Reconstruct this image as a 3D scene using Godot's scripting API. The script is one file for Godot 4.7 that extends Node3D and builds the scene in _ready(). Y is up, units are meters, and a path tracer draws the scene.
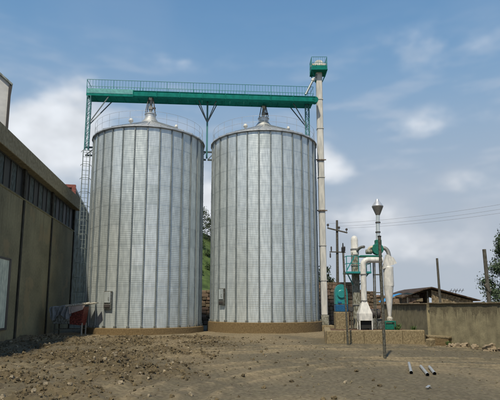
extends Node3D
# Two galvanised grain silos with a conveyor bridge, seen across a dirt yard.

var rng := RandomNumberGenerator.new()
var M := {}
var used := {}

# ---------------------------------------------------------------- materials
func lin(r: float, g: float, b: float) -> Color:
	return Color(r, g, b).linear_to_srgb()

func grain(sd: int, freq: float, lo: Color, hi: Color, oct := 5, size := 512, kind := FastNoiseLite.TYPE_SIMPLEX_SMOOTH) -> NoiseTexture2D:
	var n := FastNoiseLite.new()
	n.seed = sd
	n.noise_type = kind
	n.frequency = freq
	n.fractal_octaves = oct
	n.domain_warp_enabled = true
	n.domain_warp_amplitude = 34.0
	n.domain_warp_frequency = 0.011
	n.domain_warp_fractal_octaves = 4
	var g := Gradient.new()
	g.set_color(0, lo)
	g.set_color(1, hi)
	g.set_offset(0, 0.22)
	g.set_offset(1, 0.78)
	var t := NoiseTexture2D.new()
	t.width = size
	t.height = size
	t.seamless = true
	t.noise = n
	t.color_ramp = g
	return t

func bumps(sd: int, freq: float, strength: float, oct := 5, size := 512) -> NoiseTexture2D:
	var n := FastNoiseLite.new()
	n.seed = sd
	n.frequency = freq
	n.fractal_octaves = oct
	var t := NoiseTexture2D.new()
	t.width = size
	t.height = size
	t.seamless = true
	t.as_normal_map = true
	t.bump_strength = strength
	t.noise = n
	return t

func mat(c: Color, rough: float, metal := 0.0, tex: Texture2D = null, scale := Vector3.ONE, nrm: Texture2D = null, nscale := 1.0) -> StandardMaterial3D:
	var m := StandardMaterial3D.new()
	m.albedo_color = c
	m.roughness = rough
	m.metallic = metal
	if tex:
		m.albedo_texture = tex
	if nrm:
		m.normal_enabled = true
		m.normal_texture = nrm
		m.normal_scale = nscale
	if tex or nrm:
		m.uv1_triplanar = true
		m.uv1_world_triplanar = true
		m.uv1_scale = scale
	return m

func make_materials() -> void:
	var white := Color(1, 1, 1)
	var g_fine := grain(11, 0.02, Color(0.72, 0.72, 0.72), white)
	var g_soft := grain(12, 0.008, Color(0.86, 0.87, 0.88), white)
	var g_dirty := grain(13, 0.009, Color(0.55, 0.53, 0.47), white, 8, 1024)
	var g_mould := grain(14, 0.012, Color(0.84, 0.81, 0.76), Color(1, 0.98, 0.95), 9, 1024)
	var g_rust := grain(15, 0.012, Color(0.5, 0.36, 0.26), white, 6)
	var n_fine := bumps(21, 0.03, 6.0)
	var n_soft := bumps(22, 0.01, 5.0)
	# zinc coated sheet: a few batches of slightly different age
	var zinc := [[0.75, 0.815, 0.83, 0.42], [0.69, 0.755, 0.77, 0.45], [0.80, 0.86, 0.875, 0.40], [0.63, 0.695, 0.71, 0.47], [0.73, 0.795, 0.81, 0.43]]
	M.zinc = []
	for z in zinc:
		M.zinc.append(mat(lin(z[0], z[1], z[2]), z[3] - 0.04, 0.5, g_soft, Vector3(1.3, 0.22, 1.3)))
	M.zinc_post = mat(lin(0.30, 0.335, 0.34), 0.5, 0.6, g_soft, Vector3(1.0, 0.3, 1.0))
	M.zinc_roof = mat(lin(0.62, 0.64, 0.65), 0.45, 0.6, g_soft, Vector3(1, 1, 1))
	M.zinc_dull = mat(lin(0.30, 0.32, 0.32), 0.55, 0.5, g_dirty, Vector3(1.2, 0.5, 1.2))
	M.plinth = mat(lin(0.185, 0.138, 0.072), 0.95, 0.0, g_mould, Vector3(0.6, 0.45, 0.6), n_fine, 0.5)
	M.plinth_pale = mat(lin(0.26, 0.22, 0.14), 0.95, 0.0, g_mould, Vector3(0.7, 0.4, 0.7), n_fine, 0.7)
	M.slab_soil = mat(lin(0.15, 0.085, 0.05), 1.0, 0.0, g_dirty, Vector3(0.8, 0.8, 0.8), n_fine, 0.8)
	M.plaster = mat(lin(0.19, 0.175, 0.09), 0.95, 0.0, g_mould, Vector3(0.23, 0.19, 0.23), n_fine, 0.3)
	M.plaster_dark = mat(lin(0.045, 0.042, 0.03), 0.9, 0.0, g_dirty, Vector3(0.4, 0.2, 0.4))
	M.fascia = mat(lin(0.31, 0.285, 0.195), 0.95, 0.0, g_mould, Vector3(0.3, 0.3, 0.3), n_fine, 0.5)
	M.pane_pale = mat(lin(0.085, 0.12, 0.125), 0.8, 0.0, g_dirty, Vector3(0.6, 0.3, 0.6))
	M.pane_dark = mat(lin(0.014, 0.018, 0.02), 0.6, 0.0)
	M.window_frame = mat(lin(0.035, 0.035, 0.03), 0.6)
	M.shutter = mat(lin(0.66, 0.70, 0.56), 0.9, 0.0, g_soft, Vector3(0.6, 0.5, 0.6))
	M.pale_wall = mat(lin(0.7, 0.7, 0.69), 0.8, 0.0, g_soft, Vector3(0.3, 0.3, 0.3))
	M.dark_trim = mat(lin(0.05, 0.045, 0.045), 0.6)
	M.red_trim = mat(lin(0.33, 0.10, 0.08), 0.6, 0.0, g_fine, Vector3(0.6, 0.6, 0.6))
	M.pink_wall = mat(lin(0.52, 0.42, 0.37), 0.9, 0.0, g_soft, Vector3(0.5, 0.5, 0.5))
	M.metal_clad = mat(lin(0.38, 0.43, 0.425), 0.5, 0.3, g_dirty, Vector3(0.5, 0.12, 0.5))
	M.green = mat(lin(0.003, 0.205, 0.172), 0.7, 0.0, g_soft, Vector3(0.8, 0.5, 0.8))
	M.green_deck = mat(lin(0.003, 0.205, 0.172), 0.7, 0.0, g_soft, Vector3(0.8, 0.8, 0.8))
	M.green.metallic_specular = 0.25
	M.green_deck.metallic_specular = 0.25
	M.teal_sheet = mat(lin(0.13, 0.42, 0.42), 0.5, 0.0, g_soft, Vector3(0.9, 0.9, 0.9))
	M.rail = mat(lin(0.04, 0.24, 0.25), 0.5)
	M.brace = mat(lin(0.10, 0.13, 0.14), 0.5, 0.3)
	M.lattice = mat(lin(0.05, 0.19, 0.21), 0.5)
	M.lattice_pale = mat(lin(0.26, 0.31, 0.315), 0.5, 0.4)
	M.leg = mat(lin(0.62, 0.615, 0.58), 0.55, 0.0, g_soft, Vector3(1.2, 0.25, 1.2))
	M.leg_edge = mat(lin(0.25, 0.23, 0.2), 0.6, 0.0, g_rust, Vector3(2, 2, 2))
	M.white = mat(lin(0.74, 0.73, 0.69), 0.4, 0.0, g_soft, Vector3(1.6, 0.6, 1.6))
	M.cream = mat(lin(0.68, 0.62, 0.47), 0.45, 0.0, g_fine, Vector3(2, 2, 2))
	M.grey_pipe = mat(lin(0.33, 0.33, 0.32), 0.45, 0.35, g_fine, Vector3(2, 2, 2))
	M.grey_column = mat(lin(0.36, 0.37, 0.33), 0.55, 0.0, g_dirty, Vector3(1.3, 0.4, 1.3))
	M.bright_cap = mat(lin(0.74, 0.75, 0.75), 0.3, 0.55, g_soft, Vector3(2, 2, 2))
	M.machine_green = mat(lin(0.01, 0.17, 0.12), 0.4, 0.0, g_soft, Vector3(2, 2, 2))
	M.machine_teal = mat(lin(0.02, 0.26, 0.26), 0.35, 0.0, g_soft, Vector3(2, 2, 2))
	M.machine_blue = mat(lin(0.012, 0.12, 0.28), 0.4, 0.0, g_fine, Vector3(2, 2, 2))
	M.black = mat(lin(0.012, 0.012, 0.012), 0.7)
	M.steel_post = mat(lin(0.17, 0.17, 0.15), 0.6, 0.35, g_dirty, Vector3(2, 1, 2))
	M.timber = mat(lin(0.14, 0.135, 0.12), 0.9, 0.0, g_dirty, Vector3(3, 0.4, 3))
	M.steel_tube = mat(lin(0.60, 0.60, 0.58), 0.35, 0.6, g_soft, Vector3(2, 2, 2))
	M.coping = mat(lin(0.16, 0.135, 0.09), 0.95, 0.0, g_mould, Vector3(0.8, 0.8, 0.8), n_fine, 0.8)
	M.rubble_wall = mat(lin(0.13, 0.1, 0.06), 0.95, 0.0, g_mould, Vector3(0.9, 0.9, 0.9), n_fine, 1.0)
	M.rock = mat(lin(0.30, 0.255, 0.19), 0.95, 0.0, g_mould, Vector3(1.7, 1.7, 1.7), n_fine, 1.0)
	M.rust_roof = mat(lin(0.10, 0.075, 0.055), 0.85, 0.1, g_rust, Vector3(0.5, 0.5, 0.5))
	M.mud_wall = mat(lin(0.34, 0.275, 0.185), 0.95, 0.0, g_dirty, Vector3(0.4, 0.4, 0.4))
	M.tarp_blue = mat(lin(0.03, 0.24, 0.55), 0.5)
	M.red_paint = mat(lin(0.24, 0.05, 0.04), 0.55, 0.0, g_rust, Vector3(1.5, 1.5, 1.5))
	M.rim_white = mat(lin(0.70, 0.68, 0.62), 0.6, 0.0, g_dirty, Vector3(1.5, 1.5, 1.5))
	M.tarp_grey = mat(lin(0.24, 0.26, 0.275), 0.5, 0.0, g_fine, Vector3(2, 2, 2))
	M.rubber = mat(lin(0.02, 0.02, 0.02), 0.85)
	M.wire = mat(lin(0.2, 0.2, 0.21), 0.6)
	M.bark = mat(lin(0.09, 0.07, 0.05), 0.95, 0.0, g_dirty, Vector3(3, 0.6, 3))
	M.hill = mat(lin(0.085, 0.13, 0.032), 1.0, 0.0, grain(31, 0.02, Color(0.55, 0.62, 0.5), white, 6), Vector3(0.05, 0.05, 0.05))
	var gd := mat(white, 1.0, 0.0, grain(33, 0.02, Color(0.78, 0.77, 0.75), white, 9, 1024), Vector3(0.37, 0.37, 0.37), bumps(34, 0.09, 7.0, 6, 1024), 0.45)
	gd.vertex_color_use_as_albedo = true
	M.ground = gd
	var cl := mat(white, 1.0, 0.0, g_fine, Vector3(3, 3, 3))
	cl.vertex_color_use_as_albedo = true
	M.clod = cl
	var lf := StandardMaterial3D.new()
	lf.vertex_color_use_as_albedo = true
	lf.roughness = 0.7
	lf.cull_mode = BaseMaterial3D.CULL_DISABLED
	lf.backlight_enabled = true
	lf.backlight = lin(0.06, 0.09, 0.035)
	M.leaf = lf

# stained render of the yard wall: pale grey-tan, black mould creeping down from the coping, brown damp with a ragged edge at the foot
func stained_wall(sd: int) -> StandardMaterial3D:
	var w := 1024
	var h := 256
	var im := Image.create(w, h, false, Image.FORMAT_RGB8)
	var a := FastNoiseLite.new()
	a.seed = sd
	a.frequency = 0.02
	a.fractal_octaves = 5
	var f := FastNoiseLite.new()
	f.seed = sd + 1
	f.frequency = 0.12
	f.fractal_octaves = 3
	for x in w:
		var drip := 0.15 + 0.12 * a.get_noise_2d(x * 0.6, 7.0) + 0.22 * maxf(0.0, a.get_noise_2d(x * 2.2, 40.0)) + 0.5 * maxf(0.0, f.get_noise_2d(x * 1.3, 90.0) - 0.25)
		var damp := 0.16 + 0.16 * a.get_noise_2d(x * 0.7, 130.0) + 0.05 * f.get_noise_2d(x, 11.0)
		for y in h:
			var t := float(y) / h
			var n := a.get_noise_2d(x, y * 0.9)
			var n2 := f.get_noise_2d(x, y)
			var c := Color(0.265, 0.235, 0.145) * (1.0 + 0.42 * n + 0.2 * n2)
			var mould := clampf((drip + 0.10 * n + 0.05 * n2 - t) / 0.07, 0.0, 1.0) * (0.74 + 0.3 * n2)
			c = c.lerp(Color(0.085, 0.072, 0.045), clampf(mould, 0.0, 0.92))
			var streak := clampf((a.get_noise_2d(x * 1.6, y * 0.16) - 0.14 + 0.3 * n2) * 1.2, 0.0, 0.28)
			c = c.lerp(Color(0.15, 0.125, 0.08), streak)
			var wet := clampf((t - (1.0 - damp) + 0.09 * n + 0.05 * n2) / 0.06, 0.0, 1.0)
			c = c.lerp(Color(0.15, 0.11, 0.06), wet * 0.75)
			im.set_pixel(x, y, Color(c.r, c.g, c.b).clamp().linear_to_srgb())
	var m := StandardMaterial3D.new()
	m.albedo_texture = ImageTexture.create_from_image(im)
	m.roughness = 0.95
	return m

# grimy cement render of the warehouse: fine mottling, runs of dirt below the sill, pale patched areas, mud splashes along the foot
func coat_material() -> StandardMaterial3D:
	var w := 1536
	var h := 448
	var im := Image.create(w, h, false, Image.FORMAT_RGB8)
	var a := FastNoiseLite.new()
	a.seed = 71
	a.frequency = 0.006
	a.fractal_octaves = 7
	a.domain_warp_enabled = true
	a.domain_warp_amplitude = 40.0
	var f := FastNoiseLite.new()
	f.seed = 72
	f.frequency = 0.09
	f.fractal_octaves = 4
	for x in w:
		var run := 0.25 + 0.35 * f.get_noise_2d(x * 0.9, 3.0) + 0.25 * a.get_noise_2d(x * 3.0, 60.0)
		var splash := 0.05 + 0.05 * f.get_noise_2d(x * 0.8, 200.0) + 0.06 * a.get_noise_2d(x * 2.0, 300.0)
		for y in h:
			var t := float(y) / h
			var n := a.get_noise_2d(x, y)
			var g := f.get_noise_2d(x, y)
			var c := Color(0.20, 0.182, 0.105) * (1.0 + 0.42 * n + 0.2 * g)
			c = c.lerp(Color(0.265, 0.21, 0.112), 0.6 * clampf((a.get_noise_2d(x * 1.1 + 500.0, y * 1.1) - 0.22) * 9.0, 0.0, 1.0))
			var dirt := clampf((run - t + 0.12 * g) * 1.6, 0.0, 0.55) * clampf(0.4 + 2.2 * f.get_noise_2d(x * 1.6, y * 0.05 + 80.0), 0.0, 1.0)
			c = c.lerp(Color(0.09, 0.08, 0.05), dirt)
			var mud := clampf((t - 1.0 + splash + 0.03 * g) / 0.02, 0.0, 1.0)
			c = c.lerp(Color(0.17, 0.13, 0.08), mud * 0.7)
			im.set_pixel(x, y, Color(c.r, c.g, c.b).clamp().linear_to_srgb())
	var m := StandardMaterial3D.new()
	m.albedo_texture = ImageTexture.create_from_image(im)
	m.roughness = 0.95
	return m

# ---------------------------------------------------------------- mesh helpers
func mb() -> SurfaceTool:
	var st := SurfaceTool.new()
	st.begin(Mesh.PRIMITIVE_TRIANGLES)
	return st

func vtx(st: SurfaceTool, p: Vector3, n: Vector3) -> void:
	st.set_normal(n)
	st.add_vertex(p)

# corners counter-clockwise as seen from outside
func quad(st: SurfaceTool, a: Vector3, b: Vector3, c: Vector3, d: Vector3) -> void:
	var n := (b - a).cross(c - a)
	if n.length_squared() < 1e-14:
		n = (c - a).cross(d - a)
	n = n.normalized()
	for p in [a, c, b, a, d, c]:
		vtx(st, p, n)

func tri(st: SurfaceTool, a: Vector3, b: Vector3, c: Vector3) -> void:
	var n := (b - a).cross(c - a).normalized()
	for p in [a, c, b]:
		vtx(st, p, n)

func quad_n(st: SurfaceTool, a: Vector3, b: Vector3, c: Vector3, d: Vector3, na: Vector3, nb: Vector3, nc: Vector3, nd: Vector3) -> void:
	vtx(st, a, na); vtx(st, c, nc); vtx(st, b, nb)
	vtx(st, a, na); vtx(st, d, nd); vtx(st, c, nc)

func quad_uv(st: SurfaceTool, a: Vector3, b: Vector3, c: Vector3, d: Vector3, u0: float, u1: float) -> void:
	var n := (b - a).cross(c - a).normalized()
	var uv := {a: Vector2(u0, 1), b: Vector2(u1, 1), c: Vector2(u1, 0), d: Vector2(u0, 0)}
	for p in [a, c, b, a, d, c]:
		st.set_uv(uv[p])
		vtx(st, p, n)

func box(st: SurfaceTool, c: Vector3, s: Vector3, b := Basis.IDENTITY, bevel := 0.0) -> void:
	var h := s * 0.5
	var ax := [b.x, b.y, b.z]
	var hs := [h.x, h.y, h.z]
	var bv: float = minf(bevel, minf(h.x, minf(h.y, h.z)) * 0.9)
	for i in 3:
		var j := (i + 1) % 3
		var k := (i + 2) % 3
		for sg in [-1.0, 1.0]:
			var o: Vector3 = c + ax[i] * hs[i] * sg
			var u: Vector3 = ax[j] * (hs[j] - bv)
			var v: Vector3 = ax[k] * (hs[k] - bv) * sg
			quad(st, o - u - v, o + u - v, o + u + v, o - u + v)
	if bv <= 0.0:
		return
	for i in 3:
		var j := (i + 1) % 3
		var k := (i + 2) % 3
		for sj in [-1.0, 1.0]:
			for sk in [-1.0, 1.0]:
				var e: Vector3 = ax[i] * (hs[i] - bv)
				var p: Vector3 = c + ax[j] * hs[j] * sj + ax[k] * (hs[k] - bv) * sk
				var q: Vector3 = c + ax[j] * (hs[j] - bv) * sj + ax[k] * hs[k] * sk
				if sj * sk > 0:
					quad(st, p - e, p + e, q + e, q - e)
				else:
					quad(st, p + e, p - e, q - e, q + e)
	for sx in [-1.0, 1.0]:
		for sy in [-1.0, 1.0]:
			for sz in [-1.0, 1.0]:
				var p: Vector3 = c + ax[0] * hs[0] * sx + ax[1] * (hs[1] - bv) * sy + ax[2] * (hs[2] - bv) * sz
				var q: Vector3 = c + ax[0] * (hs[0] - bv) * sx + ax[1] * hs[1] * sy + ax[2] * (hs[2] - bv) * sz
				var r: Vector3 = c + ax[0] * (hs[0] - bv) * sx + ax[1] * (hs[1] - bv) * sy + ax[2] * hs[2] * sz
				if sx * sy * sz > 0:
					tri(st, p, q, r)
				else:
					tri(st, p, r, q)

func frame_of(d: Vector3) -> Basis:
	var y := d.normalized()
	var x := y.cross(Vector3.FORWARD)
	if x.length() < 0.05:
		x = y.cross(Vector3.RIGHT)
	x = x.normalized()
	return Basis(x, y, x.cross(y))

func bar(st: SurfaceTool, a: Vector3, b: Vector3, w: float, d := 0.0, bevel := 0.0) -> void:
	box(st, (a + b) * 0.5, Vector3(w, a.distance_to(b), d if d > 0.0 else w), frame_of(b - a), bevel)

func tube(st: SurfaceTool, pts: Array, r: float, n := 10, caps := true, r2 := -1.0) -> void:
	var rings := []
	var norms := []
	for i in pts.size():
		var d: Vector3
		if i == 0:
			d = pts[1] - pts[0]
		elif i == pts.size() - 1:
			d = pts[i] - pts[i - 1]
		else:
			d = (pts[i] - pts[i - 1]).normalized() + (pts[i + 1] - pts[i]).normalized()
		var f := frame_of(d)
		if i > 0:
			var px: Vector3 = norms[i - 1][0]
			var x := (px - f.y * px.dot(f.y)).normalized()
			f = Basis(x, f.y, x.cross(f.y))
		var rr := r if r2 < 0.0 else lerpf(r, r2, float(i) / (pts.size() - 1))
		var ring := []
		var nn := []
		for k in n:
			var t := TAU * k / n
			var dir := f.x * cos(t) + f.z * sin(t)
			nn.append(dir)
			ring.append(pts[i] + dir * rr)
		rings.append(ring)
		norms.append(nn)
	for i in pts.size() - 1:
		for k in n:
			var l := (k + 1) % n
			quad_n(st, rings[i][l], rings[i][k], rings[i + 1][k], rings[i + 1][l], norms[i][l], norms[i][k], norms[i + 1][k], norms[i + 1][l])
	if caps:
		for k in range(1, n - 1):
			tri(st, rings[0][0], rings[0][k], rings[0][k + 1])
			var e: Array = rings[-1]
			tri(st, e[0], e[k + 1], e[k])

# profile of (radius, height) pairs, listed upwards on the outside
func lathe(st: SurfaceTool, prof: Array, n := 24, o := Vector3.ZERO, b := Basis.IDENTITY, smooth := false) -> void:
	var nn := []
	for i in prof.size() - 1:
		var d: Vector2 = prof[i + 1] - prof[i]
		nn.append(Vector2(d.y, -d.x).normalized())
	for i in prof.size() - 1:
		var n0: Vector2 = nn[i]
		var n1: Vector2 = nn[i]
		if smooth:
			if i > 0:
				n0 = (nn[i] + nn[i - 1]).normalized()
			if i < nn.size() - 1:
				n1 = (nn[i] + nn[i + 1]).normalized()
		for k in n:
			var t0 := TAU * k / n
			var t1 := TAU * (k + 1) / n
			var d0 := b.x * cos(t0) - b.z * sin(t0)
			var d1 := b.x * cos(t1) - b.z * sin(t1)
			var p: Vector2 = prof[i]
			var q: Vector2 = prof[i + 1]
			quad_n(st, o + d0 * p.x + b.y * p.y, o + d1 * p.x + b.y * p.y, o + d1 * q.x + b.y * q.y, o + d0 * q.x + b.y * q.y,
				(d0 * n0.x + b.y * n0.y).normalized(), (d1 * n0.x + b.y * n0.y).normalized(), (d1 * n1.x + b.y * n1.y).normalized(), (d0 * n1.x + b.y * n1.y).normalized())

# straight prism over a ground-plan polygon (x, z), counter-clockwise seen from above is handled either way
func prism(st: SurfaceTool, plan: Array, y0: float, y1: float) -> void:
	var area := 0.0
	for i in plan.size():
		var a: Vector2 = plan[i]
		var b: Vector2 = plan[(i + 1) % plan.size()]
		area += a.x * b.y - b.x * a.y
	var pl := plan.duplicate()
	if area > 0:
		pl.reverse()
	var n := pl.size()
	for i in n:
		var a: Vector2 = pl[i]
		var b: Vector2 = pl[(i + 1) % n]
		quad(st, Vector3(a.x, y0, a.y), Vector3(b.x, y0, b.y), Vector3(b.x, y1, b.y), Vector3(a.x, y1, a.y))
	for i in range(1, n - 1):
		tri(st, Vector3(pl[0].x, y1, pl[0].y), Vector3(pl[i].x, y1, pl[i].y), Vector3(pl[i + 1].x, y1, pl[i + 1].y))

func numbered(called: String) -> String:
	var k: int = used.get(called, 0)
	used[called] = k + 1
	return called if k == 0 else "%s_%03d" % [called, k]

func part(called: String, st, m: Material, parent: Node3D) -> MeshInstance3D:
	var o := MeshInstance3D.new()
	o.mesh = st if st is Mesh else st.commit()
	o.material_override = m
	o.name = called
	parent.add_child(o, true)
	return o

func thing(called: String, label: String, category: String, at := Vector3.ZERO, turn := 0.0, group := "") -> Node3D:
	var o := Node3D.new()
	o.name = numbered(called)
	add_child(o)
	o.position = at
	o.rotation.y = turn
	tag(o, label, category, group)
	return o

func tag(o: Node3D, label: String, category: String, group := "", kind := "") -> void:
	if label: o.set_meta("label", label)
	if category: o.set_meta("category", category)
	if group: o.set_meta("group", group)
	if kind: o.set_meta("kind", kind)

func structure(called: String, st, m: Material, label: String, category: String) -> MeshInstance3D:
	var o := part(called, st, m, self)
	tag(o, label, category, "", "structure")
	return o

# ---------------------------------------------------------------- ready
func _ready() -> void:
	rng.seed = 77
	setup_view()
	make_materials()
	make_ground()
	make_hill()
	make_warehouse()
	make_rear_buildings()
	make_boundary_wall()
	make_back_wall()
	make_silos()
	make_bridge()
	make_ladder()
	make_elevator()
	make_platform()
	make_cleaning_plant()
	make_posts()
	make_far_things()
	make_cart()
	make_yard_bits()

func setup_view() -> void:
	var cam := Camera3D.new()
	cam.name = "camera"
	add_child(cam)
	cam.position = Vector3(0, 1.6, 0)
	cam.rotation_degrees = Vector3(9, 0, 0)
	cam.set_frustum(0.1 * 400.0 / 500.0, Vector2(0, 0.1 * 26.0 / 500.0), 0.1, 4000.0)
	cam.current = true
	var env := Environment.new()
	env.background_mode = Environment.BG_SKY
	var sky := Sky.new()
	var pano := PanoramaSkyMaterial.new()
	pano.panorama = sky_picture()
	sky.sky_material = pano
	env.sky = sky
	env.tonemap_mode = Environment.TONE_MAPPER_LINEAR
	env.tonemap_exposure = 1.07
	env.sdfgi_enabled = true
	env.ssao_enabled = true
	env.ssil_enabled = true
	var we := WorldEnvironment.new()
	we.name = "world_environment"
	we.environment = env
	add_child(we)
	var sun := DirectionalLight3D.new()
	sun.name = "sun"
	sun.light_energy = 1.3
	sun.light_color = Color(1.0, 0.95, 0.85)
	sun.light_angular_distance = 2.0
	sun.shadow_enabled = true
	add_child(sun)
	var to_sun := Vector3(-0.34, 1.55, 0.94)
	sun.look_at_from_position(to_sun * 50.0, Vector3.ZERO, Vector3.UP)

func smooth(a: float, b: float, x: float) -> float:
	var t := clampf((x - a) / (b - a), 0.0, 1.0)
	return t * t * (3.0 - 2.0 * t)

# thin blue sky, cumulus low on the horizon and wisps of high cloud
func sky_picture() -> ImageTexture:
	var w := 2048
	var h := 1024
	var im := Image.create(w, h, false, Image.FORMAT_RGBF)
	var big := FastNoiseLite.new()
	big.seed = 5
	big.frequency = 1.0
	big.fractal_octaves = 6
	big.fractal_gain = 0.52
	var wisp := FastNoiseLite.new()
	wisp.seed = 9
	wisp.frequency = 0.8
	wisp.fractal_octaves = 6
	var zenith := Color(0.055, 0.155, 0.36)
	var blue := Color(0.175, 0.335, 0.54)
	var haze := Color(0.42, 0.475, 0.545)
	# (azimuth, elevation, half width, half height, strength) of the larger clouds, degrees
	var banks := [[-21, 17.5, 9, 6.5, 1.3], [-30, 13, 12, 9, 1.15], [-13, 12, 9, 6, 0.9], [8.7, 15.5, 3.6, 2.8, 0.85], [20, 19.5, 14, 2.2, 0.3], [22, 27, 12, 3.0, 0.22], [-8, 27, 8, 1.6, 0.22], [-4, 10, 7, 6, 0.9], [13, 9.5, 6, 2.5, 0.4], [26, 12.5, 6, 2.0, 0.42], [16, 6, 14, 4, 0.25],
		[60, 18, 14, 7, 0.9], [105, 14, 20, 7, 0.8], [150, 20, 15, 7, 0.9], [-75, 17, 16, 8, 0.9], [-120, 13, 20, 7, 0.8], [-165, 22, 13, 8, 0.8]]
	for y in h:
		var el := PI * 0.5 - PI * (y + 0.5) / h
		var sy := sin(el)
		var ce := cos(el)
		if el < -0.03:
			for x in w:
				im.set_pixel(x, y, Color(0.12, 0.10, 0.08))
			continue
		var e := maxf(rad_to_deg(el), 0.0)
		var base := haze.lerp(blue, smooth(3.0, 32.0, e)).lerp(zenith, smooth(18.0, 54.0, e))
		for x in w:
			var az := TAU * (x + 0.5) / w
			var d := Vector3(sin(az) * ce, sy, -cos(az) * ce)
			var k := 1.0 / (maxf(sy, 0.0) + 0.22)
			var q := Vector3(d.x * k, d.z * k, 0.0)
			var n := big.get_noise_3d(d.x * 5.0, d.y * 9.0, d.z * 5.0)
			var m := wisp.get_noise_2d(q.x * 1.6 + 3.0, q.y * 0.8)
			var azd := rad_to_deg(az)
			var bank := 0.0
			for b in banks:
				var da: float = absf(wrapf(azd - b[0], -180.0, 180.0)) / b[2]
				if da < 1.6:
					var de: float = (e - b[1]) / b[3]
					bank = maxf(bank, b[4] * maxf(0.0, 1.25 - sqrt(da * da + de * de)))
			var cum := smooth(0.08, 0.95, bank * 0.95 + n * 0.85) * smooth(-0.02, 0.35, bank)
			var n3 := big.get_noise_3d(d.x * 4.5 + 20.0, d.y * 20.0, d.z * 4.5)
			var thin := (smooth(0.05, 0.65, m) * 0.06 + smooth(-0.05, 0.55, n3) * 0.34 * smooth(34.0, 18.0, e)) * smooth(4.0, 14.0, e)
			var low := smooth(-0.25, 0.5, n) * 0.30 * (1.0 - smooth(6.0, 24.0, e))
			var c := base.lerp(Color(0.58, 0.62, 0.69), thin)
			c = c.lerp(Color(0.50, 0.52, 0.575), low)
			var n2 := big.get_noise_3d(d.x * 11.0 + 9.0, d.y * 18.0, d.z * 11.0)
			c = c.lerp(Color(0.76, 0.785, 0.82) * (1.0 + 0.24 * n2), cum * 0.85)
			im.set_pixel(x, y, c)
	return ImageTexture.create_from_image(im)

# ---------------------------------------------------------------- ground
var gn := FastNoiseLite.new()
var gn2 := FastNoiseLite.new()

func rubble_zone(x: float, z: float) -> float:
	# heaps of turned soil on the left half of the yard
	var a := smooth(1.0, -3.2, x + 0.12 * (z + 18.0) + 1.6 * gn.get_noise_2d(x * 1.4, z * 1.4 + 50.0))
	return a * smooth(-27.5, -24.5, z) * (0.35 + 0.65 * smooth(-0.22, 0.25, gn.get_noise_2d(x * 2.2 + 40.0, z * 1.5)))

func ground_y(x: float, z: float) -> float:
	var near := smooth(-45.0, -30.0, z) * smooth(24.0, 14.0, absf(x))
	var r := rubble_zone(x, z)
	var y := 0.05 * gn.get_noise_2d(x, z) + 0.016 * gn2.get_noise_2d(x * 4.0, z * 4.0)
	y += r * (0.09 + 0.16 * gn2.get_noise_2d(x * 3.0, z * 3.0) + 0.11 * gn2.get_noise_2d(x * 9.0, z * 9.0))
	# wheel ruts curving through the open part
	var cd := Vector2(x - 4.5, z + 8.8).length()
	for rr in [5.5, 7.0, 10.2, 11.7]:
		var t := absf(cd - rr - 0.25 * gn.get_noise_2d(x * 0.7, z * 0.7 + 9.0))
		y -= 0.05 * smooth(0.30, 0.05, t) * (1.0 - r)
		y += 0.028 * smooth(0.22, 0.0, absf(t - 0.36)) * (1.0 - r)
	return y * near - 0.02

func ground_color(x: float, z: float) -> Color:
	var n := gn.get_noise_2d(x * 1.3 + 90.0, z * 0.9)
	var f := gn2.get_noise_2d(x * 6.0, z * 6.0)
	var grey := Color(0.150, 0.128, 0.082)
	var tan_soil := Color(0.225, 0.180, 0.108)
	var dark := Color(0.112, 0.084, 0.042)
	var c := grey.lerp(tan_soil, smooth(-0.28, 0.4, n + 0.75 * smooth(-18.0, -26.0, z) - 0.3))
	c = c.lerp(dark, 0.85 * rubble_zone(x, z))
	# pale dust squeezed up beside the ruts
	var cd := Vector2(x - 4.5, z + 8.8).length()
	for rr in [5.5, 7.0, 10.2, 11.7]:
		var t := absf(cd - rr - 0.25 * gn.get_noise_2d(x * 0.7, z * 0.7 + 9.0))
		c = c.lerp(tan_soil * 1.2, 0.85 * smooth(0.2, 0.0, absf(t - 0.36)) * smooth(-0.5, 0.15, f + n) * (1.0 - rubble_zone(x, z)))
	return c * (1.0 + 0.20 * f + 0.2 * n)

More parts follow.
